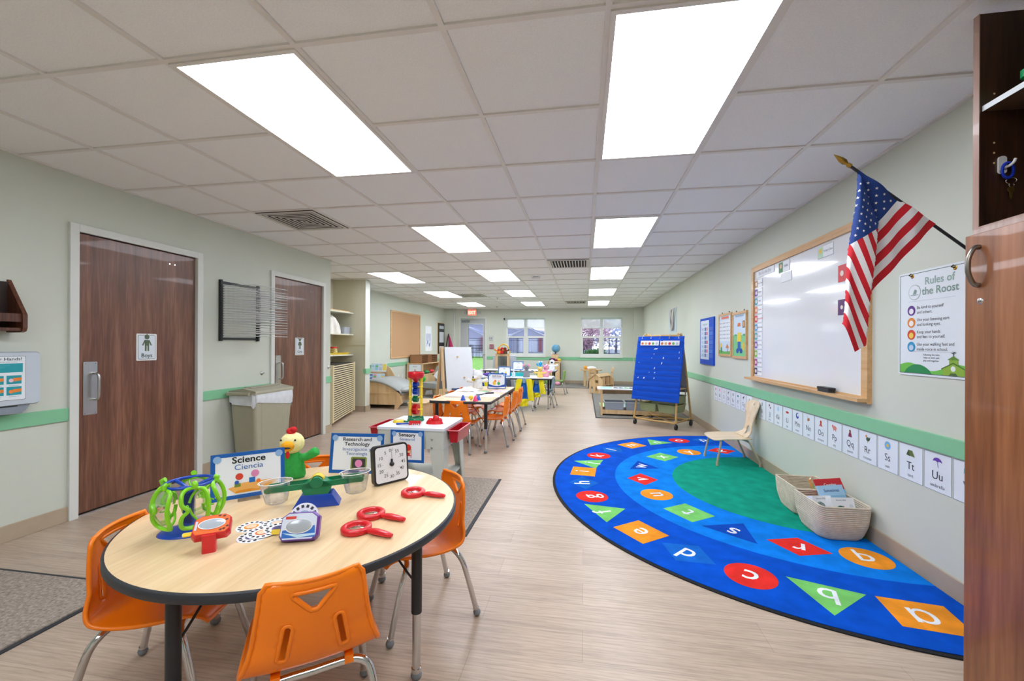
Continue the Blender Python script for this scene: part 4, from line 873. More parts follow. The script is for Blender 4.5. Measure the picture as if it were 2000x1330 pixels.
# whiteboard
T = RWF(4.84, .875); Wb, Hb = 1.87, 1.21
t = thing('whiteboard', 'large wood framed whiteboard on the right wall', 'whiteboard')
part(t, 'writing_surface', lambda m: m.bx(.05, .04, .0, Wb-.05, Hb-.045, .012, mat('whiteboard_gloss', '#E9EBEE', .12, var=0, coat=.5), T))
part(t, 'wooden_frame', lambda m: [m.bx(0, 0, 0, .055, Hb, .028, OAK, T), m.bx(Wb-.06, 0, 0, Wb, Hb, .028, OAK, T), m.bx(.055, Hb-.055, 0, Wb-.06, Hb, .028, OAK, T), m.bx(.055, 0, 0, Wb-.06, .045, .028, OAK, T)]).modifiers
part(t, 'marker_tray', lambda m: m.bx(-.03, .012, .0285, Wb+.002, .034, .085, OAK, T))
t = thing('board_eraser', 'black eraser lying on the whiteboard tray', 'eraser', (0, 0, 0)); part(t, 'felt_pad', lambda m: m.bx(1.40, .034, .035, 1.54, .05, .078, mat('felt_grey', '#3E4046', .9), T)); part(t, 'grip', lambda m: m.rbx(1.395, .05, .032, 1.545, .07, .08, .006, BLACK, T))
def card(name, lab, T, w, h, art, grp=None, cat='card', th=.0025, c='#EEF2F6'):
    m = MB(); m.bx(-w/2, -h/2, 0, w/2, h/2, th, pc(c), T); a = Art(T @ tr(0, 0, th), m); art(a, w, h); return tag(m.build(name), lab, cat, grp)
BT = T @ tr(0, 0, .0125)
cols = ['#B98A5A', '#6A4AA8', '#2E9BB8', '#E07A4A', '#D8404A', '#4A9BD0', '#3FA8B8', '#7A5AB0', '#7AB84A', '#A23A8E', '#34406E']
names = ['Circle Time', 'Library', 'Music', 'Outside', 'Learning Centers', 'Small Group', 'Snack', 'Story Time', 'Lunch', 'Nap Time', 'Dismissal']
ords = 'topmost,second,third,fourth,fifth,sixth,seventh,eighth,ninth,tenth,lowest'.split(',')
for k in range(11):
    def art(a, w, h, k=k): a.border(-w/2, -h/2, w/2, h/2, .0015, '#8A93A8', 1); a.rect(-w/2+.004, -h/2+.006, -w/2+.075, h/2-.006, cols[k], 2); a.disc(-w/2+.04, 0, .02, '#F2E6D8', 3); a.text(.036, -.006, names[k], .024, '#D8404A' if k in (3, 4) else '#3A4050', 3, .003)
    card('schedule_card', '%s schedule card in the column down the left edge of whiteboard' % ords[k], BT @ tr(.158, 1.02-.0915*k, 0), .19, .082, art, 'schedule cards on the whiteboard')
card('title_strip', 'long Plan for the Day strip at top left of the whiteboard', BT @ tr(.31, 1.115, 0), .42, .07, lambda a, w, h: (a.border(-w/2, -h/2, w/2, h/2, .0015, '#8A93A8'), a.text(0, -.011, 'Plan for the Day', .044, '#8E98AE', 2)))
card('name_card', 'small card with green picture at top of whiteboard, right of title strip', BT @ tr(.717, 1.095, 0), .21, .10, lambda a, w, h: (a.border(-w/2, -h/2, w/2, h/2, .0015, '#4A5060'), a.rect(-w/2+.005, -h/2+.005, -.02, h/2-.005, '#4E8A5E', 2), a.disc(-.06, .01, .022, '#E8C0A0', 3), a.text(.04, -.008, 'Hello', .034, '#3A4050', 3)))
card('blank_card', 'blank white card under the small green picture card', BT @ tr(.76, .995, 0), .20, .085, lambda a, w, h: a.border(-w/2, -h/2, w/2, h/2, .0012, '#9AA2B4'))
card('label_card', 'small label card with yellow flower at the top right of whiteboard', BT @ tr(1.375, 1.09, 0), .2, .09, lambda a, w, h: (a.border(-w/2, -h/2, w/2, h/2, .0015, '#4A5060'), a.rect(-w/2+.004, -.04, -.03, .04, '#BFE0C0', 2), a.disc(-.065, .008, .018, '#F0C830', 3), a.text(.035, -.006, "Today's Date", .022, '#3A4050', 3)))
card('picture_card', 'red picture card half hidden behind the flag', BT @ tr(1.60, .885, 0), .13, .12, lambda a, w, h: (a.rect(-w/2, -h/2, w/2, h/2, '#D8353E'), a.disc(-.02, 0, .02, '#F0E0D8', 2)))
card('picture_card', 'dark purple picture card beside the lower part of the flag', BT @ tr(1.60, .645, 0), .13, .11, lambda a, w, h: (a.rect(-w/2, -h/2, w/2, h/2, '#5A2A6A'), a.disc(-.02, 0, .015, '#F0E0D8', 2)))
# alphabet cards
words = 'apple,brush,cat,dog,elephant,fish,goat,hat,ink,jump,kite,lips,moon,nail,octopus,pig,queen,rooster,sun,tent,umbrella,van'.split(',')
lookc = ['red apple', 'pink brush', 'orange cat', 'brown dog', 'grey elephant', 'teal fish', 'dark goat', 'yellow hat', 'green ink bottle', 'purple jumping child', 'pale blue kite', 'red lips', 'dark blue moon', 'brown nail and hammer', 'red octopus', 'pink pig', 'queen in maroon', 'rooster', 'blue and yellow sun', 'green tent', 'purple umbrella', 'teal van']
def alpha_art(i):
    def f(a, w, h):
        a.border(-w/2, -h/2, w/2, h/2, .0016, '#6E7F96', 1); y = .055; L = chr(65+i)+chr(97+i)
        a.text(0, -.037, L, .062, '#1E2630', 2, -.004, .95); a.text(0, -.078, words[i], .026, '#5A626C', 2, -.002)
        D, P, Rr = a.disc, a.poly, a.rect
        def sh():
            if i == 0: D(0, y, .017, '#C0283A', 2)
            elif i == 1: D(0, y, .016, '#E060A0', 2, .021)
            elif i == 2: P([(-.006, y-.02), (.014, y-.02), (.01, y+.02), (0, y+.02)], '#E0903A', 2)
            elif i in (3, 6): Rr(-.018, y-.004, .014, y+.01, '#4A3028' if i == 3 else '#2C2C3A', 2); Rr(-.018, y-.02, -.013, y, '#3A2620', 3); Rr(.009, y-.02, .014, y, '#3A2620', 3); D(.017, y+.014, .009, '#4A3028', 3)
            elif i == 4: Rr(-.016, y-.016, .014, y+.014, '#7A7A84', 2)
            elif i == 5: D(0, y, .02, '#1C8C96', 2, .013); P([(-.028, y-.01), (-.028, y+.012), (-.012, y)], '#1C8C96', 3)
            elif i == 7: D(0, y-.012, .02, '#4A4030', 2, .005); P([(-.012, y-.01), (.012, y-.01), (.006, y+.014), (-.006, y+.014)], '#E0C030', 3)
            elif i == 8: Rr(-.006, y-.02, .008, y+.012, '#16463E', 2); D(.001, y+.014, .006, '#16463E', 2)
            elif i == 9: D(-.008, y+.012, .012, '#6A2A5A', 2); D(.012, y-.01, .011, '#A03A6A', 2)
            elif i == 10: D(0, y+.004, .018, '#A8D4EC', 2, .02)
            elif i == 11: D(0, y, .028, '#C8342E', 2, .010); Rr(-.024, y, .024, y+.002, '#7A1C1A', 3)
            elif i == 12: D(0, y, .023, '#2A4FB0', 2, .026); D(.009, y+.006, .013, '#EEF2F6', 3)
            elif i == 13: P([(-.012, y-.018), (.02, y-.006), (.012, y+.014), (-.02, y+.0)], '#B07850', 2); a.line(-.02, y+.026, -.004, y+.004, .003, '#3A3A40', 3)
            elif i == 14:
                D(0, y+.01, .013, '#E0503A', 2)
                for k in range(5): a.line(-.002+.001*k, y, -.02+.01*k, y-.022, .005, '#E0503A', 3)
            elif i == 15:
                D(0, y, .025, '#E89080', 2, .015); D(-.022, y+.01, .011, '#E89080', 3)
                for q in (-.014, .012): Rr(q, y-.024, q+.006, y-.008, '#D87868', 3)
            elif i == 16: P([(-.02, y-.026), (.02, y-.026), (.012, y+.002), (-.012, y+.002)], '#8A2A50', 2); D(0, y+.012, .011, '#5A3028', 3); D(0, y+.011, .007, '#C08A6A', 4)
            elif i == 17: D(.002, y-.002, .016, '#3A5A3A', 2, .013); P([(.01, y), (.026, y+.018), (.022, y-.004)], '#1E4A40', 3); D(-.012, y+.016, .008, '#D88A3A', 3); Rr(0, y-.026, .003, y-.012, '#C8A03A', 3)
            elif i == 18: D(0, y, .025, '#7CB8E4', 2); D(.001, y, .0095, '#EFC64A', 3)
            elif i == 19: P([(-.03, y-.014), (.03, y-.018), (.012, y+.016), (-.016, y+.016)], '#5E6F3E', 2); P([(-.03, y-.014), (-.004, y-.018), (-.016, y+.016)], '#47562E', 3)
            elif i == 20: P([(-.028, y)]+[(.028*math.cos(q), y+.022*math.sin(q)) for q in [PI*k/10 for k in range(10, -1, -1)]]+[(.014, y+.004), (0, y-.001), (-.014, y+.004)], '#6A3FA8', 2); a.line(.0, y, .006, y-.03, .0025, '#8A6AB8', 3)
            else: Rr(-.026, y-.012, .026, y+.012, '#3EB8C4', 2); Rr(-.02, y, .02, y+.009, '#E8F2F6', 3)
        sh()
    return f
for i in range(22):
    y = 6.21-.1685*(i+.5) if i < 8 else 4.70-.1785*(i-8+.5)
    card('alphabet_card', 'white alphabet card %s with %s, below the green rail' % (chr(65+i)+chr(97+i), lookc[i]), RWF(y, .592, WR+.0005), .158 if i < 8 else .168, .2, alpha_art(i), 'alphabet cards under the rail', c='#E6EDF4')
# rules poster
def rules(a, w, h):
    a.border(-w/2, -h/2, w/2, h/2, .003, '#4F6A62', 1)
    a.text(.045, .205, 'Rules of', .056, '#8FAAA0', 2, .016); a.text(.045, .152, 'the Roost', .056, '#7F9C92', 2, .016)
    for r_, c in ((.042, '#9DB5AC'), (.039, '#E4ECF2')): a.disc(-.118, .172, r_, c, 2 if r_ > .04 else 3)
    a.poly([(-.13, .16), (-.115, .188), (-.10, .18), (-.106, .16)], '#7F9C92', 4); a.line(-.145, .156, -.09, .156, .003, '#7F9C92', 4)
    a.line(-.16, .122, .14, .122, .0015, '#B8C4CC', 2); a.line(-.16, -.155, .14, -.155, .0015, '#B8C4CC', 2)
    for k, (c, l1, l2) in enumerate((('#5B2A8C', 'Be kind to yourself', 'and others.'), ('#E8892E', 'Use your listening ears', 'and looking eyes.'), ('#D8402C', 'Keep your hands', 'and feet to yourself.'), ('#1E95C8', 'Use your walking feet and', 'inside voice in school.'))):
        y = .072-.067*k; a.disc(-.14, y, .028, c, 2); a.disc(-.14, y-.004, .016, ['#EFEAF2', '#F2EDE8', '#F2CE4A', '#BFD4E8'][k], 3)
        a.text(-.10, y+.006, l1, .0235, '#4A5058', 2, 0, .95, 'L'); a.text(-.10, y-.020, l2, .0235, '#4A5058', 2, 0, .95, 'L')
    for k, s in enumerate(('Following the rules', 'helps us work and', 'play well together.')): a.text(-.005, -.176-.0155*k, s, .0145, '#4A5058', 2, 0, .95)
    B = -h/2+.004; a.poly([(-w/2+.004, B)]+[(-w/2+.004+(w-.008)*k/16, B+.036+.02*math.sin(k*.55+.3)) for k in range(17)]+[(w/2-.004, B)], '#6CC24A', 2)
    a.poly([(-.19, B)]+[(-.19+.19*k/12, B+.048*math.sin(PI*k/12)**.7) for k in range(13)]+[(.0, B)], '#178A4E', 3)
    a.poly([(.07, B), (.19, B), (.19, B+0.0340), (.13, B+0.0578), (.07, B+0.0340)], '#8DB63A', 4); a.line(.06, B+0.0306, .13, B+0.0626, .006, '#4E7A2A', 5); a.line(.20, B+0.0306, .13, B+0.0626, .006, '#4E7A2A', 5)
    a.rect(.105, B+0.0476, .155, B+0.0816, '#8DB63A', 3); a.poly([(.095, B+0.0782), (.165, B+0.0782), (.13, B+0.0986)], '#5E8A30', 5); a.disc(.13, B+0.0340, .014, '#E8F0E8', 6); a.poly([(.105, B), (.155, B), (.145, B+0.0122), (.115, B+0.0122)], '#4A6A3A', 6)
    a.rect(.128, B+0.0986, .132, B+0.1122, '#3A4A44', 5); a.poly([(.115, B+0.1142), (.13, B+0.1074), (.145, B+0.1170), (.135, B+0.1197), (.128, B+0.1142)], '#3A4A44', 6)
t = thing('rules_poster', 'white Rules of the Roost poster with green hills and barn, beside cabinet', 'poster'); t['category'] = 'poster'
PT = RWF(2.50, 1.372, WR-.004)
m = MB(); m.prism(rrect(-.235, -.287, .235, .287, .014), -.002, .002, pc('#E4ECF2'), PT); m.build('poster_board', t)
a = Art(PT @ tr(0, 0, .0022)); rules(a, .45, .553); a.mb.build('printed_face', t)
for u in (-.135, .135):
    m = MB(); m.lathe([(.004, .002), (.009, .003), (.0115, 0)], mat('brass', '#B08A3A', .25, 1., var=.02), 14, PT @ tr(u, .262, .002)); m.tube([(u, .262, .003), (u-.004, .268, .016), (u-.008, .277, .004)], .003, mat('bronze', '#4A3A1C', .35, .9), 6, T=PT); m.build('hanging_hook', t)
# pocket chart poster, two framed posters, painted sheet
T = RWF(6.52, 1.31); t = thing('wall_pocket_chart', 'narrow blue pocket chart with picture cards on right wall', 'pocket chart')
part(t, 'chart_fabric', lambda m: m.bx(-.34, -.345, .0, .34, .345, .02, PLBLUE, T))
a = Art(T @ tr(0, 0, .0203)); a.rect(-.30, -.27, .12, .31, '#DCE6F2', 1); a.text(-.08, .24, 'Helping Hands', .04, '#5A6A8A', 2)
for k in range(7):
    y = .18-.065*k; a.rect(-.10, y-.025, -.02, y+.025, '#3A6AB8', 2); a.rect(-.01, y-.025, .07, y+.025, ['#D89AA0', '#E0708A', '#B8C4DC', '#C85A6A'][k % 4], 2); a.rect(.12, y-.028, .30, y+.026, '#2F6FD0' if k % 2 else '#1E5AC0', 2)
    a.rect(-.25, y-.025, -.13, y+.025, ['#B8D0E8', '#C8D8EC'][k % 2], 2); a.text(-.19, y-.006, 'abc', .03, '#3A4A6A', 3)
a.mb.build('chart_cards', t)
def frame_poster(lab, y0, y1, z0, z1, art, hooks=True):
    w, h = y0-y1, z1-z0; T = RWF((y0+y1)/2, (z0+z1)/2); t = thing('framed_poster', lab, 'poster', group='wood framed posters')
    part(t, 'poster_frame', lambda m: [m.bx(-w/2, -h/2, 0, w/2, -h/2+.03, .022, OAK, T), m.bx(-w/2, h/2-.03, 0, w/2, h/2, .022, OAK, T), m.bx(-w/2, -h/2+.03, 0, -w/2+.022, h/2-.03, .022, OAK, T), m.bx(w/2-.022, -h/2+.03, 0, w/2, h/2-.03, .022, OAK, T)])
    m = MB(); m.bx(-w/2+.02, -h/2+.02, .0, w/2-.02, h/2-.02, .014, pc('#CFE2F2'), T); a = Art(T @ tr(0, 0, .0143), m); art(a, w-.04, h-.04); m.build('printed_face', t)
    part(t, 'hook', lambda m: [m.cyl((u, h/2, .01), (u, h/2+.02, .01), .005, BLACK, 8, T=T) for u in (-w*.25, w*.3)])
def art_cal(a, w, h):
    a.rect(-w*.32, h*.40, w*.32, h*.46, '#DB6A4A', 1); a.rect(-w/2, -h*.16, w/2, h*.36, '#E4ECF4', 1)
    for r_ in range(5):
        for c in range(7): a.rect(-w*.44+w*.127*c, h*.28-h*.095*r_, -w*.44+w*.127*c+w*.06, h*.31-h*.095*r_, '#8E98AC' if (r_, c) != (2, 3) else '#C88A4A', 2)
    a.poly([(-w/2, -h/2), (w/2, -h/2), (w/2, -h*.4), (0, -h*.42), (-w/2, -h*.38)], '#6CB858', 2); a.rect(w*.2, -h*.42, w*.24, -h*.3, '#8A4A3A', 3); a.poly([(w*.08, -h*.33), (w*.36, -h*.33), (w*.22, -h*.22)], '#D8843A', 4); a.disc(-w*.33, -h*.3, .035, '#F0C83A', 3, .05); a.disc(-w*.3, -h*.38, .03, '#2F8A5A', 4, .04)
def art_weather(a, w, h):
    a.poly([(-w/2, -h/2), (w/2, -h/2), (w/2, h*.0), (-w/2, h*.0)], '#7CCB8E', 1); a.disc(-w*.3, h*.0, .05, '#4FA878', 2, .012); a.disc(w*.38, h*.0, .05, '#4FA878', 2, .012)
    a.text(0, h*.42, "What's the Weather?", .04, '#5A8AA8', 2, .004, .8); a.rr(w*.24, h*.16, w*.42, h*.32, .01, '#6A4A4A', 2); a.rr(w*.27, h*.18, w*.39, h*.30, .008, '#D8A05A', 3)
    a.rr(-w*.12, -h*.36, w*.10, -h*.13, .01, '#1E62B8', 3); a.poly([(-w*.18, -h*.15), (w*.16, -h*.15), (w*.14, h*.06), (-w*.14, h*.06)], '#EFD43A', 4); a.disc(-w*.14, -h*.36, .04, '#1C4FA8', 4, .03); a.disc(w*.14, -h*.36, .04, '#1C4FA8', 4, .03)
    a.poly([(-w*.16, h*.20), (w*.1, h*.2), (w*.08, h*.28), (-w*.1, h*.28)], '#E8762E', 4); a.disc(w*.32, -h*.25, .035, '#E8C23A', 3, .05)
frame_poster('wood framed calendar poster, left of the weather poster', 5.965, 5.485, 1.108, 1.662, art_cal); frame_poster('wood framed weather poster with yellow shirt, nearest the whiteboard', 5.44, 4.997, 1.094, 1.646, art_weather)
def art_paint(a, w, h):
    for k in range(34): x = random.uniform(-w*.46, w*.46); a.line(x, h*.48, x*.35+random.uniform(-.1, .1), -h*.42, .045, random.choice(['#DCCFC0', '#C4D2BC', '#D8D0D4', '#B4C8BC', '#D0C0CC', '#C8DCE4']), 1+k % 3)
card('painting', 'child painting in muted stripes high on wall above the cart', RWF(9.0, 1.76, WR-.002), .75, .5, art_paint, None, 'artwork', c='#BFD0DC')
for y, z, lab in ((4.75, .455, 'beige wall outlet behind the wooden chair'), ):
    t = thing('wall_outlet', lab, 'outlet'); T = RWF(y, z); part(t, 'cover_plate', lambda m: m.rbx(-.037, -.06, 0, .037, .06, .005, .005, mat('ivory_plastic', '#D8D2B8', .4), T)); part(t, 'socket', lambda m: [m.rbx(-.016, q-.018, .005, .016, q+.018, .007, .008, mat('ivory_dark', '#B8B298', .4), T) for q in (-.025, .025)])
# flag
fy = 2.18; P0 = Vector((1.252, fy, 2.078)); dp = Vector((.762, 0, -.648)).normalized()
t = thing('flag_set', 'american flag hanging from black pole beside the whiteboard', 'flag')
part(t, 'pole', lambda m: m.cyl(P0-dp*.02, P0+dp*.735, .0065, BLACK, 12)); GOLD = mat('gold_finial', '#A8853A', .3, .9, var=.03)
part(t, 'finial', lambda m: m.tube([P0-dp*.02, P0-dp*.035, P0-dp*.04, P0-dp*.055, P0-dp*.075, P0-dp*.115], [.010, .010, .006, .013, .012, .001], GOLD, 12))
part(t, 'bracket', lambda m: [m.cyl(P0+dp*.64, P0+dp*.745, .012, BLACK, 12), m.bx(WR-.012, fy-.03, P0.z+dp.z*.735-.07, WR, fy+.03, P0.z+dp.z*.735+.05, BLACK)])
HO, FL = .405, .735; nv = Vector((-.648, 0, -.762))
def fold_path(s):
    """follow one weft thread from the pole: straight down-left, then turned under at the left fold, back again at the right one"""
    p = P0+dp*(.02+s*HO); n = 240; ds = FL/n; x, z = p.x, p.z; vx, vz = nv.x, nv.z; tx, tz = vx, vz; yo = ty = 0.; L = 0; out = []
    for i in range(n+1):
        out.append((x, yo, z)); xl = 1.176+.07*(z-1.28)/.78; xr = xl+.115
        if L % 2 == 0 and x < xl+.010 and vx < .05: L += 1; tx, tz = .33, -.944; ty = {1: .030, 3: .018}.get(L, .022)
        elif L % 2 == 1 and x > xr-.008: L += 1; tx, tz = -.33, -.944; ty = .012
        k = min(1, ds/.010); vx += (tx-vx)*k; vz += (tz-vz)*k; yo += (ty-yo)*min(1, ds/.012); x += vx*ds; z += vz*ds
    return out
FP = {}
def flagp(s, tt, off=0):
    k = max(0, min(80, s*80)); i = min(79, int(k)); f = k-i; q = max(0, min(239.999, tt*240)); j = int(q); g = q-j; r = []
    for ii in (i, i+1):
        if ii not in FP: FP[ii] = fold_path(ii/80)
        a_, b_ = FP[ii][j], FP[ii][j+1]; r.append([a_[c]+(b_[c]-a_[c])*g for c in range(3)])
    x, yo, z = [r[0][c]+(r[1][c]-r[0][c])*f for c in range(3)]
    return Vector((x, fy-.012-yo-.006*math.sin(s*9)+.005*math.sin(x*55+z*6)+off, z))
FB, FR, FWh = mat('flag_blue', '#1B3E86', .7, var=.03), mat('flag_red', '#CF1B2B', .7, var=.03), mat('flag_white', '#EDEDF0', .7, var=.01)
m = MB(); NU, NV = 120, 52
V = [flagp(j/NV, i/NU) for j in range(NV+1) for i in range(NU+1)]; w = NU+1
for cm, test in ((FB, lambda i, j: j < 28 and i < 48), (FR, lambda i, j: not (j < 28 and i < 48) and (j//4) % 2 == 0), (FWh, lambda i, j: not (j < 28 and i < 48) and (j//4) % 2 == 1)):
    F = [(j*w+i, j*w+i+1, (j+1)*w+i+1, (j+1)*w+i) for j in range(NV) for i in range(NU) if test(i, j)]
    used = sorted({q for f in F for q in f}); mp = {q: k for k, q in enumerate(used)}
    m.add([V[q] for q in used], [tuple(mp[q] for q in f) for f in F], cm, True)
c = m.build('flag_cloth', t)
m = MB()
for r_ in range(9):
    for q in range(6 if r_ % 2 == 0 else 5):
        sc = (.0598*(r_+1)*.9)/1.0; u0 = (.4/12)*(1+2*q+(r_ % 2)); s0 = (7/13/10)*(r_+1)
        for off in (-.0012, .0012):
            m.add([flagp(s0+math.cos(PI/2+k*PI/5)*(.019 if k % 2 == 0 else .008)*.95, u0+math.sin(PI/2+k*PI/5)*(.019 if k % 2 == 0 else .008)*.52, off) for k in range(10)], [tuple(range(10))], FWh)
m.build('star', c)
# ------------------------------------------------------------------ tall cabinet at the right edge
x0, xB, yF, yN = 1.352, WR-.004, 1.70, .85
t = thing('storage_cabinet', 'tall walnut storage cabinet at right edge of the photo', 'cabinet')
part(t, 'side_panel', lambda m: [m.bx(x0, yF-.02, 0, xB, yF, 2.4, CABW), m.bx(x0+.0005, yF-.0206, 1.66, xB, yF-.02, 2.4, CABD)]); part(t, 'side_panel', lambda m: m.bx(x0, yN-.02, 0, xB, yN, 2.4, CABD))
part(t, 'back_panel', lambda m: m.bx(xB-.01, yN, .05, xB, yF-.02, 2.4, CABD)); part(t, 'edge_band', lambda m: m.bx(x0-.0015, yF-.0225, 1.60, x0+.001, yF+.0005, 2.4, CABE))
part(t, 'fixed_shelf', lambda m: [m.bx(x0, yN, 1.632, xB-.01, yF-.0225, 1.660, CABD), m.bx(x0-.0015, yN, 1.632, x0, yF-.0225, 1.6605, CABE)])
part(t, 'shelf', lambda m: [m.bx(x0+.01, yN, 2.060, xB-.01, yF-.0215, 2.078, mat('shelf_laminate', '#5A4638', .4)), m.bx(x0+.0085, yN, 2.06, x0+.01, yF-.0215, 2.0785, mat('shelf_edge', '#D8DEE2', .35))])
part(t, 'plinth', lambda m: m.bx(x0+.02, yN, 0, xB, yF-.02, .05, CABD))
part(t, 'shelf_pin_hole', lambda m: [m.cyl((x0+.045, yF-.0208, z), (x0+.045, yF-.0204, z), .0035, BIRCH, 10) for z in (1.95, 1.915, 1.88, 2.12)])
m = MB(); m.bx(x0-.022, 1.28, .045, x0-.003, yF+.002, 1.632, CABW); d = m.build('door', t, bevel=.002)
HN = mat('nickel_handle', '#8E8880', .3, 1., var=.02)
part(d, 'handle', lambda m: m.tube(smoothpath([(x0-.022, yF-.05, 1.585), (x0-.038, yF-.05, 1.58), (x0-.052, yF-.05, 1.55), (x0-.055, yF-.05, 1.52), (x0-.052, yF-.05, 1.49), (x0-.038, yF-.05, 1.46), (x0-.022, yF-.05, 1.455)], 5), [.009]*4+[.0075]*23+[.009]*4, HN, 12, flat=1))
part(d, 'lock', lambda m: [m.lathe([(0, .004), (.008, .004), (.0105, .002), (.0115, 0)], CHROME, 20, frame((x0-.022, yF-.055, 1.40), (0, -1, 0), (0, 0, 1))), m.bx(x0-.0268, yF-.0555, 1.395, x0-.0258, yF-.0545, 1.405, BLACK)])
m = MB(); m.bx(x0-.022, .855, .045, x0-.003, 1.275, 1.632, CABW); m.build('door', t, bevel=.002)
t = thing('storage_box', 'green lidded box on upper cabinet shelf at the photo edge', 'box', (1.52, 1.50, 2.0785)); part(t, 'box_body', lambda m: m.rbx(-.1, -.12, 0, .1, .12, .06, .02, mat('clear_green', '#BFD8C8', .3))); part(t, 'lid', lambda m: m.rbx(-.106, -.126, .05, .106, .126, .075, .02, mat('emerald', '#1FA060', .3)))
# hook and keys on the inner face of the far side panel (faces -y)
T = frame((x0+.066, yF-.0212, 1.872), (1, 0, 0), (0, 0, 1))
t = thing('wall_hook', 'white adhesive hook inside the tall cabinet', 'hook'); part(t, 'hook_base', lambda m: m.prism(rrect(-.012, -.032, .012, .028, .009), 0, .006, WHITE, T)); part(t, 'hook_arm', lambda m: m.tube(smoothpath([(-.0, -.012, .005), (.004, -.013, .02), (.012, -.004, .028), (.016, .008, .03)], 4), .0042, WHITE, 10, T=T))
t = thing('key_ring', 'brass key on blue coiled wrist band hanging from white hook', 'key ring'); KB = mat('coil_blue', '#1238C8', .3, var=.02)
def coil(m):
    P = []; n = 46
    for i in range(n*8):
        a = 2*PI*i/(n*8); b = 2*PI*i/8; cx, cz = .0165*math.cos(a), .0255*math.sin(a)-.026; r = .0038
        P.append((.004+cx+r*math.cos(b)*math.cos(a), cz+r*math.cos(b)*math.sin(a), .018+r*math.sin(b)))
    m.tube(P, .0011, KB, 5, closed=True, T=T)
    m.tube([(.004+.0165*math.cos(2*PI*i/30), -.026+.0255*math.sin(2*PI*i/30), .018) for i in range(30)], .0028, KB, 8, closed=True, T=T)
part(t, 'wrist_coil', coil)
part(t, 'split_ring', lambda m: [m.tube([(.014+.0125*math.cos(2*PI*i/24), -.062+.0095*math.sin(2*PI*i/24), .018+.004*math.cos(2*PI*i/24)) for i in range(24)], .0011, CHROME, 6, closed=True, T=T), m.tube([(.015+.0075*math.cos(2*PI*i/20), -.077+.007*math.sin(2*PI*i/20), .018) for i in range(20)], .0009, CHROME, 6, closed=True, T=T)])
part(t, 'key', lambda m: [m.prism(circle(.013, -.092, .0095, 18), .017, .019, mat('key_brass', '#C8B45A', .3, 1., var=.03), T), m.prism([(.0095, -.098), (.0165, -.098), (.016, -.12), (.0135, -.125), (.0105, -.12)], .017, .019, MC['key_brass'], T)])
# ------------------------------------------------------------------ wooden chair, facing -x
PLY = wood('bent_plywood', '#DCC3A0', '#EBD9BD', .4, axis='Y', coat=.2); PLB = mat('beige_tube', '#C9B59A', .35, .2, var=.02)
t = thing('wooden_chair', 'small bent plywood chair with beige legs on the alphabet rug', 'chair', (1.545, 4.745, .0105), PI/2+.06)
t.scale = (1.0, 1.0, 1.0)
def seatmap(u, v): return (u, v, .268+.012*(v/.2)**2*(1 if v < 0 else -1.2)+.010*(u/.17)**2)
part(t, 'seat', lambda m: m.sheet(rrect(-.185, -.16, .185, .215, .05, 6), [], seatmap, PLY, .03)).modifiers.new('t', 'SOLIDIFY').thickness = .012
def backmap(u, v):
    v = max(0, v); return (u, -.17-.02*math.sin(min(1, v/.1)*PI/2)-.075*(v/.36)**1.5+.012*(u/.1)**2+.05*max(0, 1-v/.06)**2, .275+v-.004)
bo = [(-.10, 0), (.10, 0), (.075, .05), (.062, .11), (.075, .2), (.105, .28), (.112, .33), (.09, .362), (.04, .378), (-.04, .378), (-.09, .362), (-.112, .33), (-.105, .28), (-.075, .2), (-.062, .11), (-.075, .05)]
bo = [(p.x*1.28, p.y) for p in smoothpath([(a, b, 0) for a, b in bo], 3, True)]
part(t, 'backrest', lambda m: m.sheet(bo, [[(.033*math.sin(q)*(1-.35*math.cos(q)), .065-.045*math.cos(q)) for q in [2*PI*k/18 for k in range(18)]], circle(0, .335, .011, 12)], backmap, PLY, .02)).modifiers.new('t', 'SOLIDIFY').thickness = .012
for sx in (-1, 1):
    for a, b in ((.15, .195), (-.12, -.225)):
        def lg(m): m.tube(smoothpath([(sx*.08, a*.8, .252), (sx*.14, a, .246), (sx*.17, a+(b-a)*.2, .215), (sx*.182, b, .03)], 5), .0105, PLB, 12)
        o = part(t, 'leg', lg); part(o, 'foot_cap', lambda m: m.cyl((sx*.182, b, .035), (sx*.183, b, .0), .0135, PLB, 12))
# ------------------------------------------------------------------ rope baskets
ROPE = mat('cotton_rope', '#D5C9B4', .9, var=.06, scale=30, bump=.3, bscale=90)
def basket(lab, cx, cy, w, d, h, rz):
    t = thing('rope_basket', lab, 'basket', (cx, cy, .0105), rz, 'white rope storage baskets'); m = MB(); rows = 17
    def ring(k, inset=0):
        f = k/rows; s = .80+.20*min(1, f*2.2)**.5*(.75+.25*f); P = rrect(-w*s, -d*s, w*s, d*s, .05*(1.3-.75*f), 5)
        if f > .55: P = [(x, y*(1-.10*(f-.55)*(1-abs(x)/w)*2)) for x, y in P]
        return [(x, y) for x, y in P]
    for k in range(rows+1):
        z = .007+k*h/rows; P = ring(k); dip = [(-.014*max(0, 1-abs(y)/.06) if k > rows-3 and abs(x) > w*.8 else 0) for x, y in P]
        m.tube([(x, y, z+dz+.012*(abs(x)/w)**3*(k/rows)) for (x, y), dz in zip(P, dip)], h/rows*.60, ROPE, 8, closed=True)
    m.build('woven_side', t)
    part(t, 'base', lambda m: m.prism(ring(0), .002, .012, ROPE)); return t
basket('white rope basket behind, nearly empty, against the wall', 1.655, 3.44, .145, .165, .19, 0)
basket('white rope basket in front, full of books and toy boxes', 1.63, 3.07, .15, .165, .20, .03)
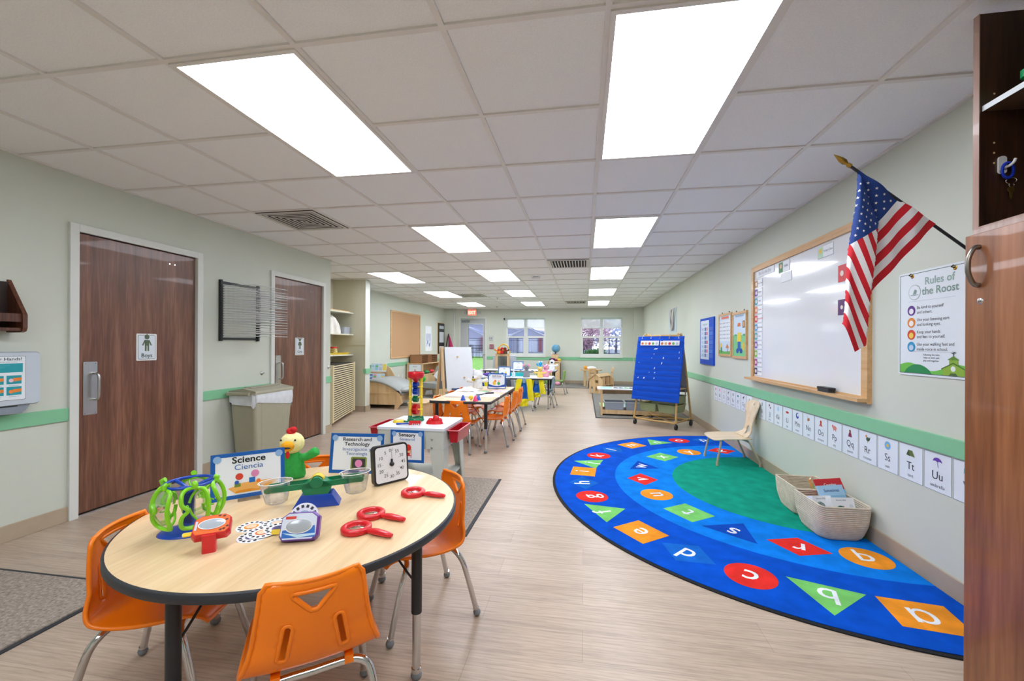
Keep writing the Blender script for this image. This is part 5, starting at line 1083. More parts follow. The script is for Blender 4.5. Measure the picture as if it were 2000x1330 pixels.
def boxed(lab, x, y, z, rz, lean, disc, w=.13, h=.10, T2='Sensory Ball'):
    t = thing('boxed_toy', lab, 'boxed toy', (x, y, z), rz, 'white boxed toys in the front basket'); K = Matrix.Rotation(lean, 4, 'X') @ frame((0, 0, 0), (1, 0, 0), (0, 0, 1))
    part(t, 'carton', lambda m: m.bx(-w/2, 0, -.045, w/2, h, 0, PAPER, K)); a = Art(K @ tr(0, 0, .0005)); a.text(-.01, h-.02, T2, .013, '#4A4A6A', 1); a.disc(w*.32, h*.55, .012, '#D8DCE4', 1); a.rect(-w*.1, h*.45, w*.02, h*.55, '#C85A5A', 1); a.mb.build('printed_face', t)
    part(t, 'toy_ball', lambda m: m.ball((-.02, .035, .0), (.031, .031, .012), mat('ball_'+disc[1:], disc, .15, .3, var=.3, scale=140), 20, K))
boxed('white boxed toy with pale grey ball, left in the front basket', 1.555, 2.985, .165, .25, -.35, '#8FA39C'); boxed('white boxed toy with dark green ball, right in the front basket', 1.66, 2.955, .155, .15, -.35, '#1E6A56', .15, .115)
def book(lab, x, y, z, rz, lean, c1, c2, title, w=.2, h=.24, col='#FFFFFF', grp='picture books in the front basket', th=.012):
    t = thing('picture_book', lab, 'book', (x, y, z), rz, grp); K = Matrix.Rotation(lean, 4, 'X') @ frame((0, 0, 0), (1, 0, 0), (0, 0, 1))
    part(t, 'pages', lambda m: m.bx(-w/2+.002, .003, -th+.001, w/2-.004, h-.003, -.001, PAPER, K)); a = Art(K); a.mb.bx(-w/2, 0, -.0012, w/2, h, 0, pc(c1), K); a.mb.bx(-w/2, 0, -th, w/2, h, -th+.0012, pc(c1), K); a.mb.bx(-w/2-.001, 0, -th, -w/2+.001, h, 0, pc(c1), K)
    a.rect(-w/2, 0, w/2, h*.72, c2, 1)
    if title: a.text(0, h*.82, title, .026, col, 2, .01)
    a.mb.build('cover', t)
book('red topped picture book leaning highest in the front basket', 1.712, 3.06, .09, .35, -.5, '#D0202E', '#7FC0E4', 'Counting', .21, .27); book('light blue picture book before the red one in the basket', 1.678, 3.02, .09, .3, -.45, '#A6CDEA', '#8FC0E0', 'Sometimes', .19, .235, '#2A4A8A')
book('small bright striped book standing in the rear basket', 1.70, 3.36, .10, 1.0, -.25, '#E8A860', '#8FCB7A', 'abc', .075, .17, '#FFFFFF', 'books in the rear basket')

# ------------------------------------------------------------------ rolling chart cart
WT = mat('tan_powder_tube', '#C8A468', .35, .15, var=.04)
A, B_c = Vector((.764, 6.74, 0)), Vector((1.31, 6.33, 0)); ctr = Vector((1.22, 6.79, 0)); rz = math.atan2(B_c.y-A.y, B_c.x-A.x)
t = thing('chart_cart', 'wheeled tan metal easel cart holding a blue pocket chart', 'chart stand', ctr, rz); hw, hd = .335, .255
for sy in (-1, 1):
    part(t, 'end_frame', lambda m, sy=sy: m.tube(smoothpath([(-hw+.03, sy*hd*.96, .095), (-hw-.01, sy*hd, .13), (-hw, sy*hd*.97, .2), (-hw+.05, sy*.06, 1.32), (-hw+.09, sy*.045, 1.385), (-hw+.14, sy*.045, 1.395), (hw-.14, sy*.045, 1.395), (hw-.09, sy*.045, 1.385), (hw-.05, sy*.06, 1.32), (hw, sy*hd*.97, .2), (hw+.01, sy*hd, .13), (hw-.03, sy*hd*.96, .095)], 5), .016, WT, 12))
    part(t, 'base_rail', lambda m, sy=sy: m.cyl((-hw+.03, sy*hd*.96, .095), (hw-.03, sy*hd*.96, .095), .014, WT, 10)); part(t, 'base_rail', lambda m, sy=sy: m.cyl((sy*(hw-.03), -hd*.96, .095), (sy*(hw-.03), hd*.96, .095), .014, WT, 10))
part(t, 'cross_brace', lambda m: [m.cyl((-hw+.03, -hd*.9, .098), (hw-.03, hd*.9, .098), .009, WT, 8), m.cyl((-hw+.03, hd*.9, .098), (hw-.03, -hd*.9, .098), .009, WT, 8)])
for sx in (-1, 1):
    for sy in (-1, 1):
        o = part(t, 'caster', lambda m, sx=sx, sy=sy: [m.cyl((sx*hw-.011, sy*hd+.004, .04), (sx*hw+.014, sy*hd+.004, .04), .04, BLACK, 20), m.cyl((sx*hw, sy*hd, .05), (sx*hw, sy*hd, .1), .009, BLACK, 10)])
part(t, 'tray_rack', lambda m: [m.tube(smoothpath([(sx*.29, -.15, .56), (sx*.29, -.16, .36), (sx*.29, -.13, .335), (sx*.29, .13, .335), (sx*.29, .16, .36), (sx*.29, .16, .56)], 3), .008, WT, 8) for sx in (-1, 1)]+[m.bx(-.3, -.16, .575, .3, .16, .59, BIRCH)])
part(t, 'grey_board', lambda m: m.add([(-.31, .02, 1.36), (.31, .02, 1.36), (.31, .20, .52), (-.31, .20, .52), (-.31, .03, 1.36), (.31, .03, 1.36), (.31, .21, .52), (-.31, .21, .52)], [(0, 1, 2, 3), (7, 6, 5, 4), (0, 4, 5, 1), (1, 5, 6, 2), (2, 6, 7, 3), (3, 7, 4, 0)], mat('cart_board', '#9DA2A8', .5)))
GB = mat('olive_bin', '#8E9B74', .45, var=.02); cm = tr(*ctr) @ rotz(rz)
for k, (u, v, z, lab) in enumerate(((-.158, 0, .345, 'olive green bin low on left of the chart cart'), (.15, 0, .345, 'olive green bin low on right of the chart cart'), (.15, 0, .478, 'olive green bin on upper right of the chart cart'))):
    bin_('storage_bin', lab, u-.145, v-.19, z-.125+.0, u+.145, v+.19, z, GB, grp='olive bins in the chart cart', rim=.008, taper=.02, T=cm)
# pocket chart hung on the camera side (local -y), leaning with the frame
t2 = thing('pocket_chart', 'blue pocket chart hanging on the tan wheeled cart', 'pocket chart', ctr, rz)
top, bot = Vector((0, -.075, 1.385)), Vector((0, -.272, .40)); w0 = .385; vv = (top-bot); hh = vv.length; K = frame(bot, (1, 0, 0), vv)
def chartf(u, v): return (-w0+2*w0*u, hh*v, .0016*math.sin(v*75)+.004*math.sin(u*9+v*4)+(.012*math.sin(u*14) if v > .9 else 0))
part(t2, 'chart_fabric', lambda m: m.grid(chartf, 30, 110, PLBLUE, K)).modifiers.new('t', 'SOLIDIFY').thickness = .003
part(t2, 'clear_pocket', lambda m: [m.bx(-w0+.01, hh*(.06+.083*k), .008, w0-.01, hh*(.06+.083*k)+.006, .0105, mat('pocket_seam', '#0A3F9E', .4), K) for k in range(11)])
a = Art(K @ tr(0, 0, .014))
for q in (-1, 1):
    xx = q*.165; a.rect(xx-.155, hh*.855, xx+.155, hh*.93, '#E8EDF2', 1)
    for k, c in enumerate(('#C8763A', '#D8A870', '#D8303A', '#6AA850', '#B8C0D0')): a.disc(xx-.12+.06*k, hh*.885, .021, c, 2)
a.mb.build('banner_strip', t2)
a = Art(K @ tr(0, 0, .016))
for u, v, w_, h_ in ((-.05, .80, .07, .02), (-.07, .72, .02, .008), (.09, .66, .022, .03), (-.1, .655, .012, .01), (.07, .58, .018, .035), (-.04, .5, .02, .03), (-.03, .43, .025, .016), (-.12, .43, .01, .012), (-.03, .345, .02, .02), (-.2, .34, .028, .028), (-.30, .34, .02, .02), (.33, .75, .01, .03), (.335, .665, .012, .026), (-.31, .58, .01, .01)):
    a.poly([(u-w_/2, hh*v-h_/2), (u+w_*.3, hh*v-h_*.4), (u+w_/2, hh*v+h_/2), (u-w_*.2, hh*v+h_*.4)], '#E8F0FA', 1)
a.mb.build('torn_label', t2)
for k in range(5): part(t2, 'grommet_ring', lambda m: [m.tube([(-.3+.15*k, hh-.03, .012), (-.3+.15*k, hh+.004, .02), (-.3+.15*k, hh+.03, -.004), (-.3+.15*k, hh-.01, -.02)], .0025, CHROME, 6, T=K), m.lathe([(.003, .003), (.009, .002), (.01, 0)], CHROME, 12, K @ tr(-.3+.15*k, hh-.03, .01))])
# ------------------------------------------------------------------ left wall things, facing +x
def LW(y, z, x=WL): return frame((x, y, z), (0, 1, 0), (0, 0, 1))
# drying rack: black frame, wire shelves fanned out
t = thing('drying_rack', 'black wall art drying rack with many thin white wire shelves', 'drying rack')
T = LW(3.56, 1.268)
part(t, 'rack_frame', lambda m: [m.bx(0, 0, 0, .022, .605, .028, BLACK, T), m.bx(.472, 0, 0, .494, .605, .028, BLACK, T), m.bx(0, .568, 0, .494, .592, .016, BLACK, T), m.bx(0, .012, 0, .494, .034, .016, BLACK, T)]+[m.bx(x, .045+.0245*k, .02, x+.03, .058+.0245*k, .038, BLACK, T) for k in range(21) for x in (-.004, .468)])
WIRE = mat('white_wire', '#E4E6E8', .3, .2, var=.01)
for k in range(21):
    z = .052+.0245*k; dz = random.uniform(-.012, .004)+(.022 if k == 20 else 0)-.0003*k
    def shelf(m):
        m.tube([(.012, z, .03), (.012, z+dz, .375), (.483, z+dz, .375), (.483, z, .03)], .0026, WIRE, 5, T=T)
        for q in range(1, 8): m.tube([(.012+.059*q, z, .03), (.012+.059*q, z+dz, .375)], .0018, WIRE, 4, T=T)
        m.tube([(.012, z, .03), (.483, z, .03)], .0014, WIRE, 4, T=T)
    part(t, 'wire_shelf', shelf)
# paper towel dispenser with hand washing poster
T = LW(1.985, 1.02)
t = thing('towel_dispenser', 'grey paper towel dispenser with hand washing poster, left photo edge', 'dispenser'); DG = mat('dispenser_grey', '#C6D0DA', .35, var=.01); DD = mat('dispenser_dark', '#8A939E', .4, var=.01)
part(t, 'housing', lambda m: [m.prism(rrect(-.17, -.165, .165, .165, .02, 5), 0, .09, DD, T), m.prism(rrect(-.168, -.162, .163, .163, .02, 5), .09, .1, DG, T, scale=.985)])
part(t, 'outlet_lip', lambda m: [m.prism([(-.17, -.165), (.12, -.165), (.10, -.2), (.08, -.215), (-.17, -.215)], .0, .085, DD, T), m.bx(-.15, -.172, .085, .06, -.166, .088, BLACK, T)])
t2 = thing('wall_poster', 'hand washing poster with teal panels fixed on the towel dispenser', 'poster'); T2_ = T @ tr(-.045, .005, .1008)
a = Art(T2_); a.rr(-.135, -.135, .135, .135, .008, '#3A4A50', 1); a.rr(-.133, -.133, .133, .133, .007, '#E8EFF4', 2); a.text(.0, .108, 'Wash Your Hands!', .026, '#2A3A40', 3, .012, 1.15); a.text(.02, .096, 'Protect your health and the health of others', .0085, '#5A6A70', 3)
a.rect(-.12, .035, .12, .09, '#1E9DA8', 3)
for k in range(5): a.rect(-.11+.02*k, .045+.008*k, -.02+.02*k, .0465+.008*k, '#6CC4CC', 4)
for r_ in range(2):
    for c in range(3):
        x, y = -.08+.08*c, -.01-.068*r_; a.rect(x-.034, y-.026, x+.034, y+.026, '#1E9DA8', 3); a.poly([(x-.01, y-.012), (x+.034, y-.006), (x+.034, y+.012), (x-.005, y+.01)], '#EE8A3A', 4); a.disc(x-.014, y-.004, .011, ['#E8C8D8', '#EE8A3A'][r_], 5); a.rect(x-.024, y-.036, x+.024, y-.034, '#9AA8B0', 3)
a.mb.build('printed_face', t2)
# small walnut wall shelf at photo edge
t = thing('wall_shelf', 'walnut wall shelf with slanted side cut by left photo edge', 'shelf'); T = frame((WL, 2.0, 1.32), (0, 0, 1), (1, 0, 0))
WS = wood('walnut_shelf', '#4A2618', '#7C4A32', .35, axis='Z')
def side(y): return frame((WL, y, 1.305), (1, 0, 0), (0, 0, 1))
for y in (2.065, 1.45): part(t, 'side_panel', lambda m: m.prism(rrect(0, 0, .13, .02, .008)[:0]+[(0, 0), (.10, 0), (.122, .008), (.13, .03), (.13, .11), (.122, .125), (.0, .33)], 0, .022, WS, side(y)))
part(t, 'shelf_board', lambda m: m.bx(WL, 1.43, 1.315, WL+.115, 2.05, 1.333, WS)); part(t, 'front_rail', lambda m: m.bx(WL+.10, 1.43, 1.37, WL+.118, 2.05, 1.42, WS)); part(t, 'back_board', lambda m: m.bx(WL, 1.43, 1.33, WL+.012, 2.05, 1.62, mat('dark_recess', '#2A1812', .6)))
# trash can
TB = mat('trash_beige', '#A7A48E', .5, var=.02, bump=.1, bscale=300)
t = thing('trash_can', 'tall beige trash can with hinged lid and white liner against the wall', 'trash can', (-3.355, 3.91, 0), 0)
def tap(m, z0, z1, s0, s1, w, d, c, r=.03):
    A_, B_ = rrect(-w*s0, -d*s0, w*s0, d*s0, r, 4), rrect(-w*s1, -d*s1, w*s1, d*s1, r, 4); n = len(A_)
    m.add([(*p, z0) for p in A_]+[(*p, z1) for p in B_], [(i, (i+1) % n, n+(i+1) % n, n+i) for i in range(n)]+[tuple(range(n))[::-1], tuple(range(n, 2*n))], c)
part(t, 'can_body', lambda m: [tap(m, 0, .70, .82, 1, .145, .27, TB), tap(m, .0, .69, .84, 1.02, .146, .2, TB)])
def liner(m):
    n = 60; P = rrect(-.152, -.278, .152, .278, .04, 14); n = len(P); V = []
    for k in range(5):
        for i, p in enumerate(P):
            f = k/4; j = 1+.012*math.sin(i*1.9+k)+.012*math.sin(i*.7); lo = .585+.03*math.sin(i*.35)+.04*(p[1] < -.1)
            V.append((p[0]*j*(1.0+.03*math.sin(PI*f)), p[1]*j, .735*(1-f)+lo*f))
    m.add(V, [(k*n+i, k*n+(i+1) % n, (k+1)*n+(i+1) % n, (k+1)*n+i) for k in range(4) for i in range(n)], mat('liner_film', '#DDE2E6', .3, var=.04, scale=20, bump=.5, bscale=25), True)
part(t, 'bag_liner', liner)
part(t, 'lid', lambda m: [m.rbx(-.155, -.285, .735, .155, .285, .752, .03, TB), m.prism([(-.155, .752), (.155, .752), (.15, .768), (.0, .795), (-.15, .768)], -.27, .27, TB, frame((0, 0, 0), (1, 0, 0), (0, 0, 1))), m.cyl((-.15, -.29, .742), (.10, -.29, .742), .018, TB, 14), m.bx(-.04, -.2, .79, .04, .2, .80, TB)])
# ------------------------------------------------------------------ alcove
cd = Vector((-.295, .956, 0)).normalized(); cx_, cy_ = -4.15, 6.20
COT = mat('cot_cream', '#DDCFA8', .45, var=.02); CM = mat('cot_mesh_gap_shade', '#2E2A24', .7, var=.05)  # mesh colour darkened to paint in the shade between stacked cots
def cot():
    t = thing('stacking_cot', '', 'cot')
    def fr(m):
        for sx in (-1, 1): m.bx(sx*.262-.016, -.66, 0, sx*.262+.016, .66, .0175, COT); m.bx(sx*.262-.028, .60, -.004, sx*.262+.028, .665, .030, COT); m.bx(sx*.262-.028, -.665, -.004, sx*.262+.028, -.60, .030, COT)
        for sy in (-1, 1): m.bx(-.262, sy*.645-.018, 0, .262, sy*.645+.018, .02, COT)
    part(t, 'cot_frame', fr); part(t, 'mesh_bed_gap_shade', lambda m: m.bx(-.270, -.595, -.003, .270, .595, .0295, CM)); return t  # bed thickened to full height so its dark colour stands in for gap shade
C0 = cot(); n = 25
for k in range(n):
    o = C0 if k == 0 else copy_tree(C0)
    place(o, (cx_, cy_, .065+.0345*k), math.atan2(-cd.x, cd.y), ('topmost cream cot of the tall stack in the alcove' if k == n-1 else 'lowest cream cot of the tall stack in the alcove' if k == 0 else 'cream slatted cot within the tall alcove stack, between top and bottom'), 'cream cots stacked in the alcove')
t = thing('cot_base', 'low wooden footed base under the cot stack', 'base', (cx_, cy_, 0), math.atan2(-cd.x, cd.y)); part(t, 'base_frame', lambda m: [m.bx(-.25, -.62, .045, .25, .62, .06, BIRCH)]); [part(t, 'foot', lambda m: m.bx(sx*.23-.02, sy*.6-.02, 0, sx*.23+.02, sy*.6+.02, .046, BIRCH)) for sx in (-1, 1) for sy in (-1, 1)]
SHW = mat('shelf_white', '#DAD9C8', .45, var=.01)
for z, lab in ((1.035, 'lowest white alcove shelf with yellow tray on it'), (1.405, 'middle white alcove shelf holding bundled white cloth'), (1.80, 'top white alcove shelf with flat brown board on it')):
    m = MB(); m.bx(WF+.001, 5.39, z, -4.20, 7.078, z+.02, SHW); tag(m.build('alcove_shelf', bevel=.002), lab, 'shelf', 'white alcove shelves')
m = MB(); m.bx(-4.55, 6.1, 1.8205, -4.26, 7.05, 1.845, mat('tan_board', '#D9B98C', .6)); tag(m.build('flat_board'), 'flat tan board lying on the top alcove shelf', 'board')
def bundle(u, v):
    a = u*2*PI; b = v*PI/2; r = 1+.10*math.sin(7*a+3*v)+.07*math.sin(13*a); return (.17*math.cos(a)*math.cos(b)**.7*r, .26*math.sin(a)*math.cos(b)**.7*r, .32*math.sin(b)*(1+.05*math.sin(5*a)))
m = MB(); m.grid(bundle, 48, 16, mat('linen_white', '#E8E4DA', .9, var=.05, bump=.6, bscale=25)); tag(m.build('cloth_bundle', loc=(-4.40, 6.58, 1.4255)), 'bundle of crumpled white cloth on the middle alcove shelf', 'cloth')
bin_('clear_bin', 'small clear plastic bin beside the cloth bundle on alcove shelf', -4.45, 6.88, 1.4255, -4.25, 7.06, 1.55, mat('frosted_plastic', '#C4CBD6', .25, trans=.3, var=.0))
bin_('shallow_tray', 'bright yellow shallow tray on the lowest alcove shelf', -4.55, 6.3, 1.0555, -4.22, 6.98, 1.09, YEL)
t = thing('snack_jar', 'round jar with red lid standing in the yellow alcove tray', 'jar', (-4.36, 6.72, 1.06)); part(t, 'jar_body', lambda m: [m.lathe([(0, 0), (.06, 0), (.062, .01), (.062, .10), (.055, .11)], mat('jar_mix', '#D8B06A', .3, var=.9, scale=60), 24)]); part(t, 'lid', lambda m: m.lathe([(.06, .108), (.06, .13), (.056, .134), (0, .135)], RED, 24))
# ------------------------------------------------------------------ far left wall
T = frame((WF, 9.41, .895), (0, 1, 0), (0, 0, 1))
t = thing('cork_board', 'large empty tan cork board on the far left wall', 'board'); part(t, 'cork_surface', lambda m: m.bx(.02, .02, 0, 1.80, 1.16, .012, mat('cork', '#C9A078', .9, var=.06, scale=150, bump=.3, bscale=300), T)); part(t, 'wooden_frame', lambda m: [m.bx(0, 0, 0, .04, 1.18, .022, OAK, T), m.bx(1.78, 0, 0, 1.82, 1.18, .022, OAK, T), m.bx(.04, 0, 0, 1.78, .04, .022, OAK, T), m.bx(.04, 1.14, 0, 1.78, 1.18, .022, OAK, T)])
def sheet_on(T, w, h, lab, name='wall_poster', cat='poster', cs=('#C8D0E4', '#8FA4D0', '#D8DCEC')):
    def f(a, w, h):
        a.rect(-w*.4, -h*.1, w*.4, h*.2, cs[0], 1)
        for k in range(5): a.disc(-w*.3+w*.15*k, -h*.25+h*.1*(k % 3), min(w, h)*.12, cs[1 if k % 2 else 2], 2)
    return card(name, lab, T, w, h, f, None, cat, .002)
sheet_on(frame((WF+.001, 11.9, 1.42), (0, 1, 0), (0, 0, 1)), .5, .75, 'pale printed poster on the far left wall above the mail sorters')
t = thing('pocket_organizer', 'tall black pocket organizer holding white papers by the far corner', 'organizer'); T = frame((WF+.002, 12.7, .95), (0, 1, 0), (0, 0, 1))
part(t, 'organizer_back', lambda m: [m.bx(-.03, -.02, 0, .58, 1.0, .01, OAK, T), m.bx(0, 0, .01, .55, .98, .03, BLACK, T)]); [part(t, 'paper_sheet', lambda m: m.bx(.07, z, .03, .48, z+h_, .034, pc(c), T)) for z, h_, c in ((.04, .2, '#E8ECF0'), (.36, .34, '#DADFE8'), (.80, .1, '#C8D2DC'))]
t = thing('hanging_bag', 'magenta and black bag hanging on hook beside the exit door', 'bag', (-4.42, YB-.22, 1.24)); part(t, 'bag_body', lambda m: m.tube(smoothpath([(-.02, 0, .32), (0, 0, .2), (.03, 0, .05), (.05, -.02, -.08), (.04, -.02, -.16)], 4), [.015, .02, .03, .035, .045, .05, .055, .062, .07, .08, .09, .1, .1, .1, .1, .08, .04], mat('magenta_nylon', '#C22A62', .6, var=.06, bump=.3, bscale=20), 12, flat=.7)); part(t, 'strap', lambda m: [m.tube(smoothpath([(-.02, -.03, .36), (-.07, -.05, .1), (-.10, -.05, -.12), (-.02, -.05, -.2), (.06, -.06, -.17)], 4), .018, BLACK, 8)])
# exit sign, switches, alarm
t = thing('exit_sign', 'red lit EXIT sign with two lamp heads above the back door', 'exit sign'); T = frame((-3.70, YB, 2.315), (1, 0, 0), (0, 0, 1))
part(t, 'sign_housing', lambda m: m.bx(-.16, -.11, .0, .16, .11, .05, mat('exit_case', '#D8D4D0', .4), T)); part(t, 'lit_face', lambda m: m.bx(-.14, -.095, .05, .14, .095, .053, mat('exit_glow', '#F0705E', .4, var=0, emit=1.2), T))
m = MB(); m.text('EXIT', .155, mat('exit_letters', '#FFB8A0', .4, var=0, emit=2.2), T @ tr(0, -.052, .0545), .02, .78); m.build('lettering', t)
part(t, 'lamp_head', lambda m: [m.bx(s_*.235-.045, -.045, .01, s_*.235+.045, .04, .05, mat('lamp_case', '#BFC6CC', .4), T) for s_ in (-1, 1)])
for x, z, c, lab, cat in ((-3.06, 1.46, '#C8CCC6', 'grey square wall panel right of the exit door', 'wall plate'), (-3.03, 1.185, '#A85A6A', 'dull red fire pull box right of the exit door', 'fire alarm')):
    t = thing('wall_panel' if cat[0] == 'w' else 'fire_alarm', lab, cat); T = frame((x, YB, z), (1, 0, 0), (0, 0, 1)); part(t, 'panel_box', lambda m: m.rbx(-.07, -.075, 0, .07, .075, .03, .006, pc(c), T)); part(t, 'panel_detail', lambda m: [m.bx(-.045, -.04, .03, -.015, .03, .034, pc('#8A9094'), T), m.bx(.01, -.04, .03, .04, .03, .034, pc('#8A9094'), T)])
for y, lab in ((8.95, 'left white wall outlet behind the curved bench'), (9.2, 'right white wall outlet behind the curved bench')):
    m = MB(); m.bx(0, -.035, -.06, .006, .035, .06, WHITE); tag(m.build('wall_outlet', loc=(WF, y+.9, .42)), lab, 'outlet')
# ------------------------------------------------------------------ curved reading bench with books
CU = mat('grey_vinyl', '#A4A8A6', .5, var=.03); bx0, by0 = -3.96, 7.95
t = thing('reading_bench', 'curved wooden reading bench with grey vinyl pad', 'bench', (-4.02, 7.9, 0), 0)
def arc(x): q = (x+.04)/.55; return .545-.18*abs(q)**2.0
prof_ = [(x, arc(x)) for x in [-.56+.05*k for k in range(24)]]
for y in (-.40, .40): part(t, 'side_panel', lambda m: [m.prism([(-.56, .08), (.55, .08)]+[(x, z-.03) for x, z in prof_[::-1]], 0, .02, BIRCH, frame((0, y, 0), (1, 0, 0), (0, 0, 1))), m.bx(-.56, y-.032, .29, .56, y-.018, .32, BIRCH)])
for y in (-.42, .42): part(t, 'leg', lambda m: m.prism([(.50, 0), (.56, 0), (.575, .06), (.64, .13), (.60, .345), (.53, .35), (.515, .2)][:0]+[(.50, 0), (.57, 0), (.60, .07), (.66, .12), (.60, .355), (.545, .355)], 0, .03, BIRCH, frame((-.05, y+.0, 0), (1, 0, 0), (0, 0, 1))))
m = MB(); P = [(x, z) for x, z in prof_]; V = []
for x, z in P: V += [(x, -.45, z-.028), (x, .45, z-.028), (x, .45, z+.02), (x, -.45, z+.02)]
m.add(V, [(4*i+a, 4*i+(a+1) % 4, 4*(i+1)+(a+1) % 4, 4*(i+1)+a) for i in range(len(P)-1) for a in range(4)], CU, True); m.ball((.57, 0, .355), (.10, .43, .055), CU, 14); m.build('seat_pad', t)
part(t, 'underside_shadow_box', lambda m: m.bx(-.5, -.37, .10, .45, .38, .3, BIRCH))
t2 = sign('white sign with green picture leaning at end of the curved bench', -3.41, 8.02, .12, 1.15, .24, .27, art_plain, lean=0, stand=False, name='hanging_sign')
t = thing('book_display', 'wooden book display with curved side behind the reading bench', 'bookshelf', (-4.22, 8.40, 0)); part(t, 'side_panel', lambda m: m.prism([(0, 0), (.40, 0), (.39, .25), (.33, .5), (.20, .72), (.05, .83), (0, .83)], -.012, .012, BIRCH, frame((-.15, .12, 0), (1, 0, 0), (0, 0, 1)))); part(t, 'display_ledge', lambda m: [m.bx(-.38, -.10, .40, -.02, .1, .42, BIRCH), m.bx(-.38, .0, .62, -.06, .1, .64, BIRCH), m.bx(-.38, .1, .0, -.1, .12, .8, BIRCH)])
bc = ['#D8E4F0', '#4A6AB0', '#F0D860', '#A8D0E8', '#E8A0B8', '#7AC27A', '#C8C8E0']
for r_, (z, yy) in enumerate(((.645, 8.42), (.425, 8.33))):
    for k in range(4):
        m = MB(); K = Matrix.Rotation(-.2, 4, 'X'); m.bx(-.042, -.008, 0, .042, .004, .19, pc('#E6E9EE'), K); m.bx(-.038, -.0095, .03, .038, -.008, .17, pc(bc[(k*3+r_) % 7]), K); m.bx(-.03, -.0105, .1, .03, -.0095, .14, pc(bc[(k*2+3) % 7]), K)
        tag(m.build('picture_book', loc=(-4.54+.09*k, yy, z)), 'picture book %s in the %s row of the curved display' % (('first,second,third,fourth,fifth,sixth'.split(',')[k]), ('upper', 'lower')[r_]), 'book', 'books on the curved display')
# armchair by the shelf, low shelf with mail sorters
t = thing('arm_chair', 'grey cushioned arm chair with wooden sides in the reading corner', 'chair', (-3.45, 9.5, 0), -.5)
for sx in (-1, 1): part(t, 'wooden_side', lambda m: m.prism([(-.24, 0), (-.14, 0), (-.1, .12), (.1, .12), (.14, 0), (.24, 0), (.22, .3), (.18, .5), (-.02, .52), (-.16, .46), (-.22, .3)], 0, .03, BIRCH, frame((sx*.30, .0, .012), (0, -1, 0), (0, 0, 1))))
part(t, 'seat_cushion', lambda m: m.rbx(-.29, -.28, .22, .29, .25, .34, .05, CU)); part(t, 'back_cushion', lambda m: m.prism([(-.29, .3), (.29, .3)]+[(.29*math.cos(PI*k/12), .62+.16*math.sin(PI*k/12)) for k in range(13)], -.28, -.18, CU, frame((0, 0, 0), (1, 0, 0), (0, 0, 1))))
m = MB(); m.bx(-.13, -.012, 0, .13, 0, .2, PAPER, Matrix.Rotation(.7, 4, 'Y')); tag(m.build('open_book', loc=(-3.42, 9.4, .42)), 'open white book propped on the grey arm chair', 'book')
m = MB(); m.ball((0, 0, .06), (.09, .05, .08), plush('leaf', '#4FBF4A'), 14); tag(m.build('green_cushion', loc=(-3.74, 9.25, .38)), 'small bright green cushion on the grey arm chair', 'cushion')
t = thing('low_shelf', 'low wooden shelf unit against the far left wall', 'shelf', (-4.38, 11.25, 0)); part(t, 'end_panel', lambda m: m.bx(-.2, -.98, .012, .24, -.95, .74, BIRCH)); part(t, 'shelf_board', lambda m: [m.bx(-.2, -.95, z, .22, .95, z+.02, BIRCH) for z in (.1, .43, .72)]); part(t, 'back_board', lambda m: m.bx(-.21, -.95, .05, -.2, .95, .76, BIRCH)); part(t, 'end_panel', lambda m: m.bx(-.2, .95, .012, .22, .98, .74, BIRCH))
card('small_poster', 'small white picture sign on the end of the low shelf unit', frame((-4.38+.03, 11.25-.980, .60), (1, 0, 0), (0, 0, 1)), .34, .24, lambda a, w, h: (a.border(-w/2, -h/2, w/2, h/2, .008, '#2A6AB0'), a.text(0, h*.2, 'Home', .045, '#3A5A8A', 2), a.disc(0, -.03, .025, '#D8B0A8', 2)), None, 'sign')
for k, y in enumerate((10.65, 11.35)):
    t = thing('mail_sorter', ('nearer' if k == 0 else 'farther')+' brown cardboard mail sorter on top of low shelf unit', 'sorter', (-4.36, y, .74), 0, 'brown mail sorters'); t.scale = (1, .8, .76); KR = mat('kraft_board', '#9C7350', .7, var=.03)
    part(t, 'sorter_case', lambda m: [m.bx(-.2, -.28, 0, .14, -.27, .29, KR), m.bx(-.2, .27, 0, .14, .28, .29, KR), m.bx(-.2, -.28, .28, .14, .28, .29, KR), m.bx(-.2, -.28, 0, -.19, .28, .29, KR)]); part(t, 'divider', lambda m: [m.bx(-.19, -.27, .0+.07*q, .13, .27, .006+.07*q, KR) for q in range(4)]+[m.bx(-.19, -.09+.18*q, 0, .13, -.084+.18*q, .28, KR) for q in range(2)])
for k, (c, lab) in enumerate((('#2E8A4A', 'green toy food on middle board of the low shelf'), ('#C82A34', 'red toy food on middle board of the low shelf'))):
    m = MB(); m.ball((0, 0, .05), (.08, .14, .05), pc(c), 12); tag(m.build('toy_food', loc=(-4.22, 10.75+.34*k, .45)), lab, 'toy')
bin_('file_box', 'pale blue box of folders under the toy food on low shelf', -4.45, 10.4, .122, -4.18, 11.3, .34, pc('#C4CEE8'))
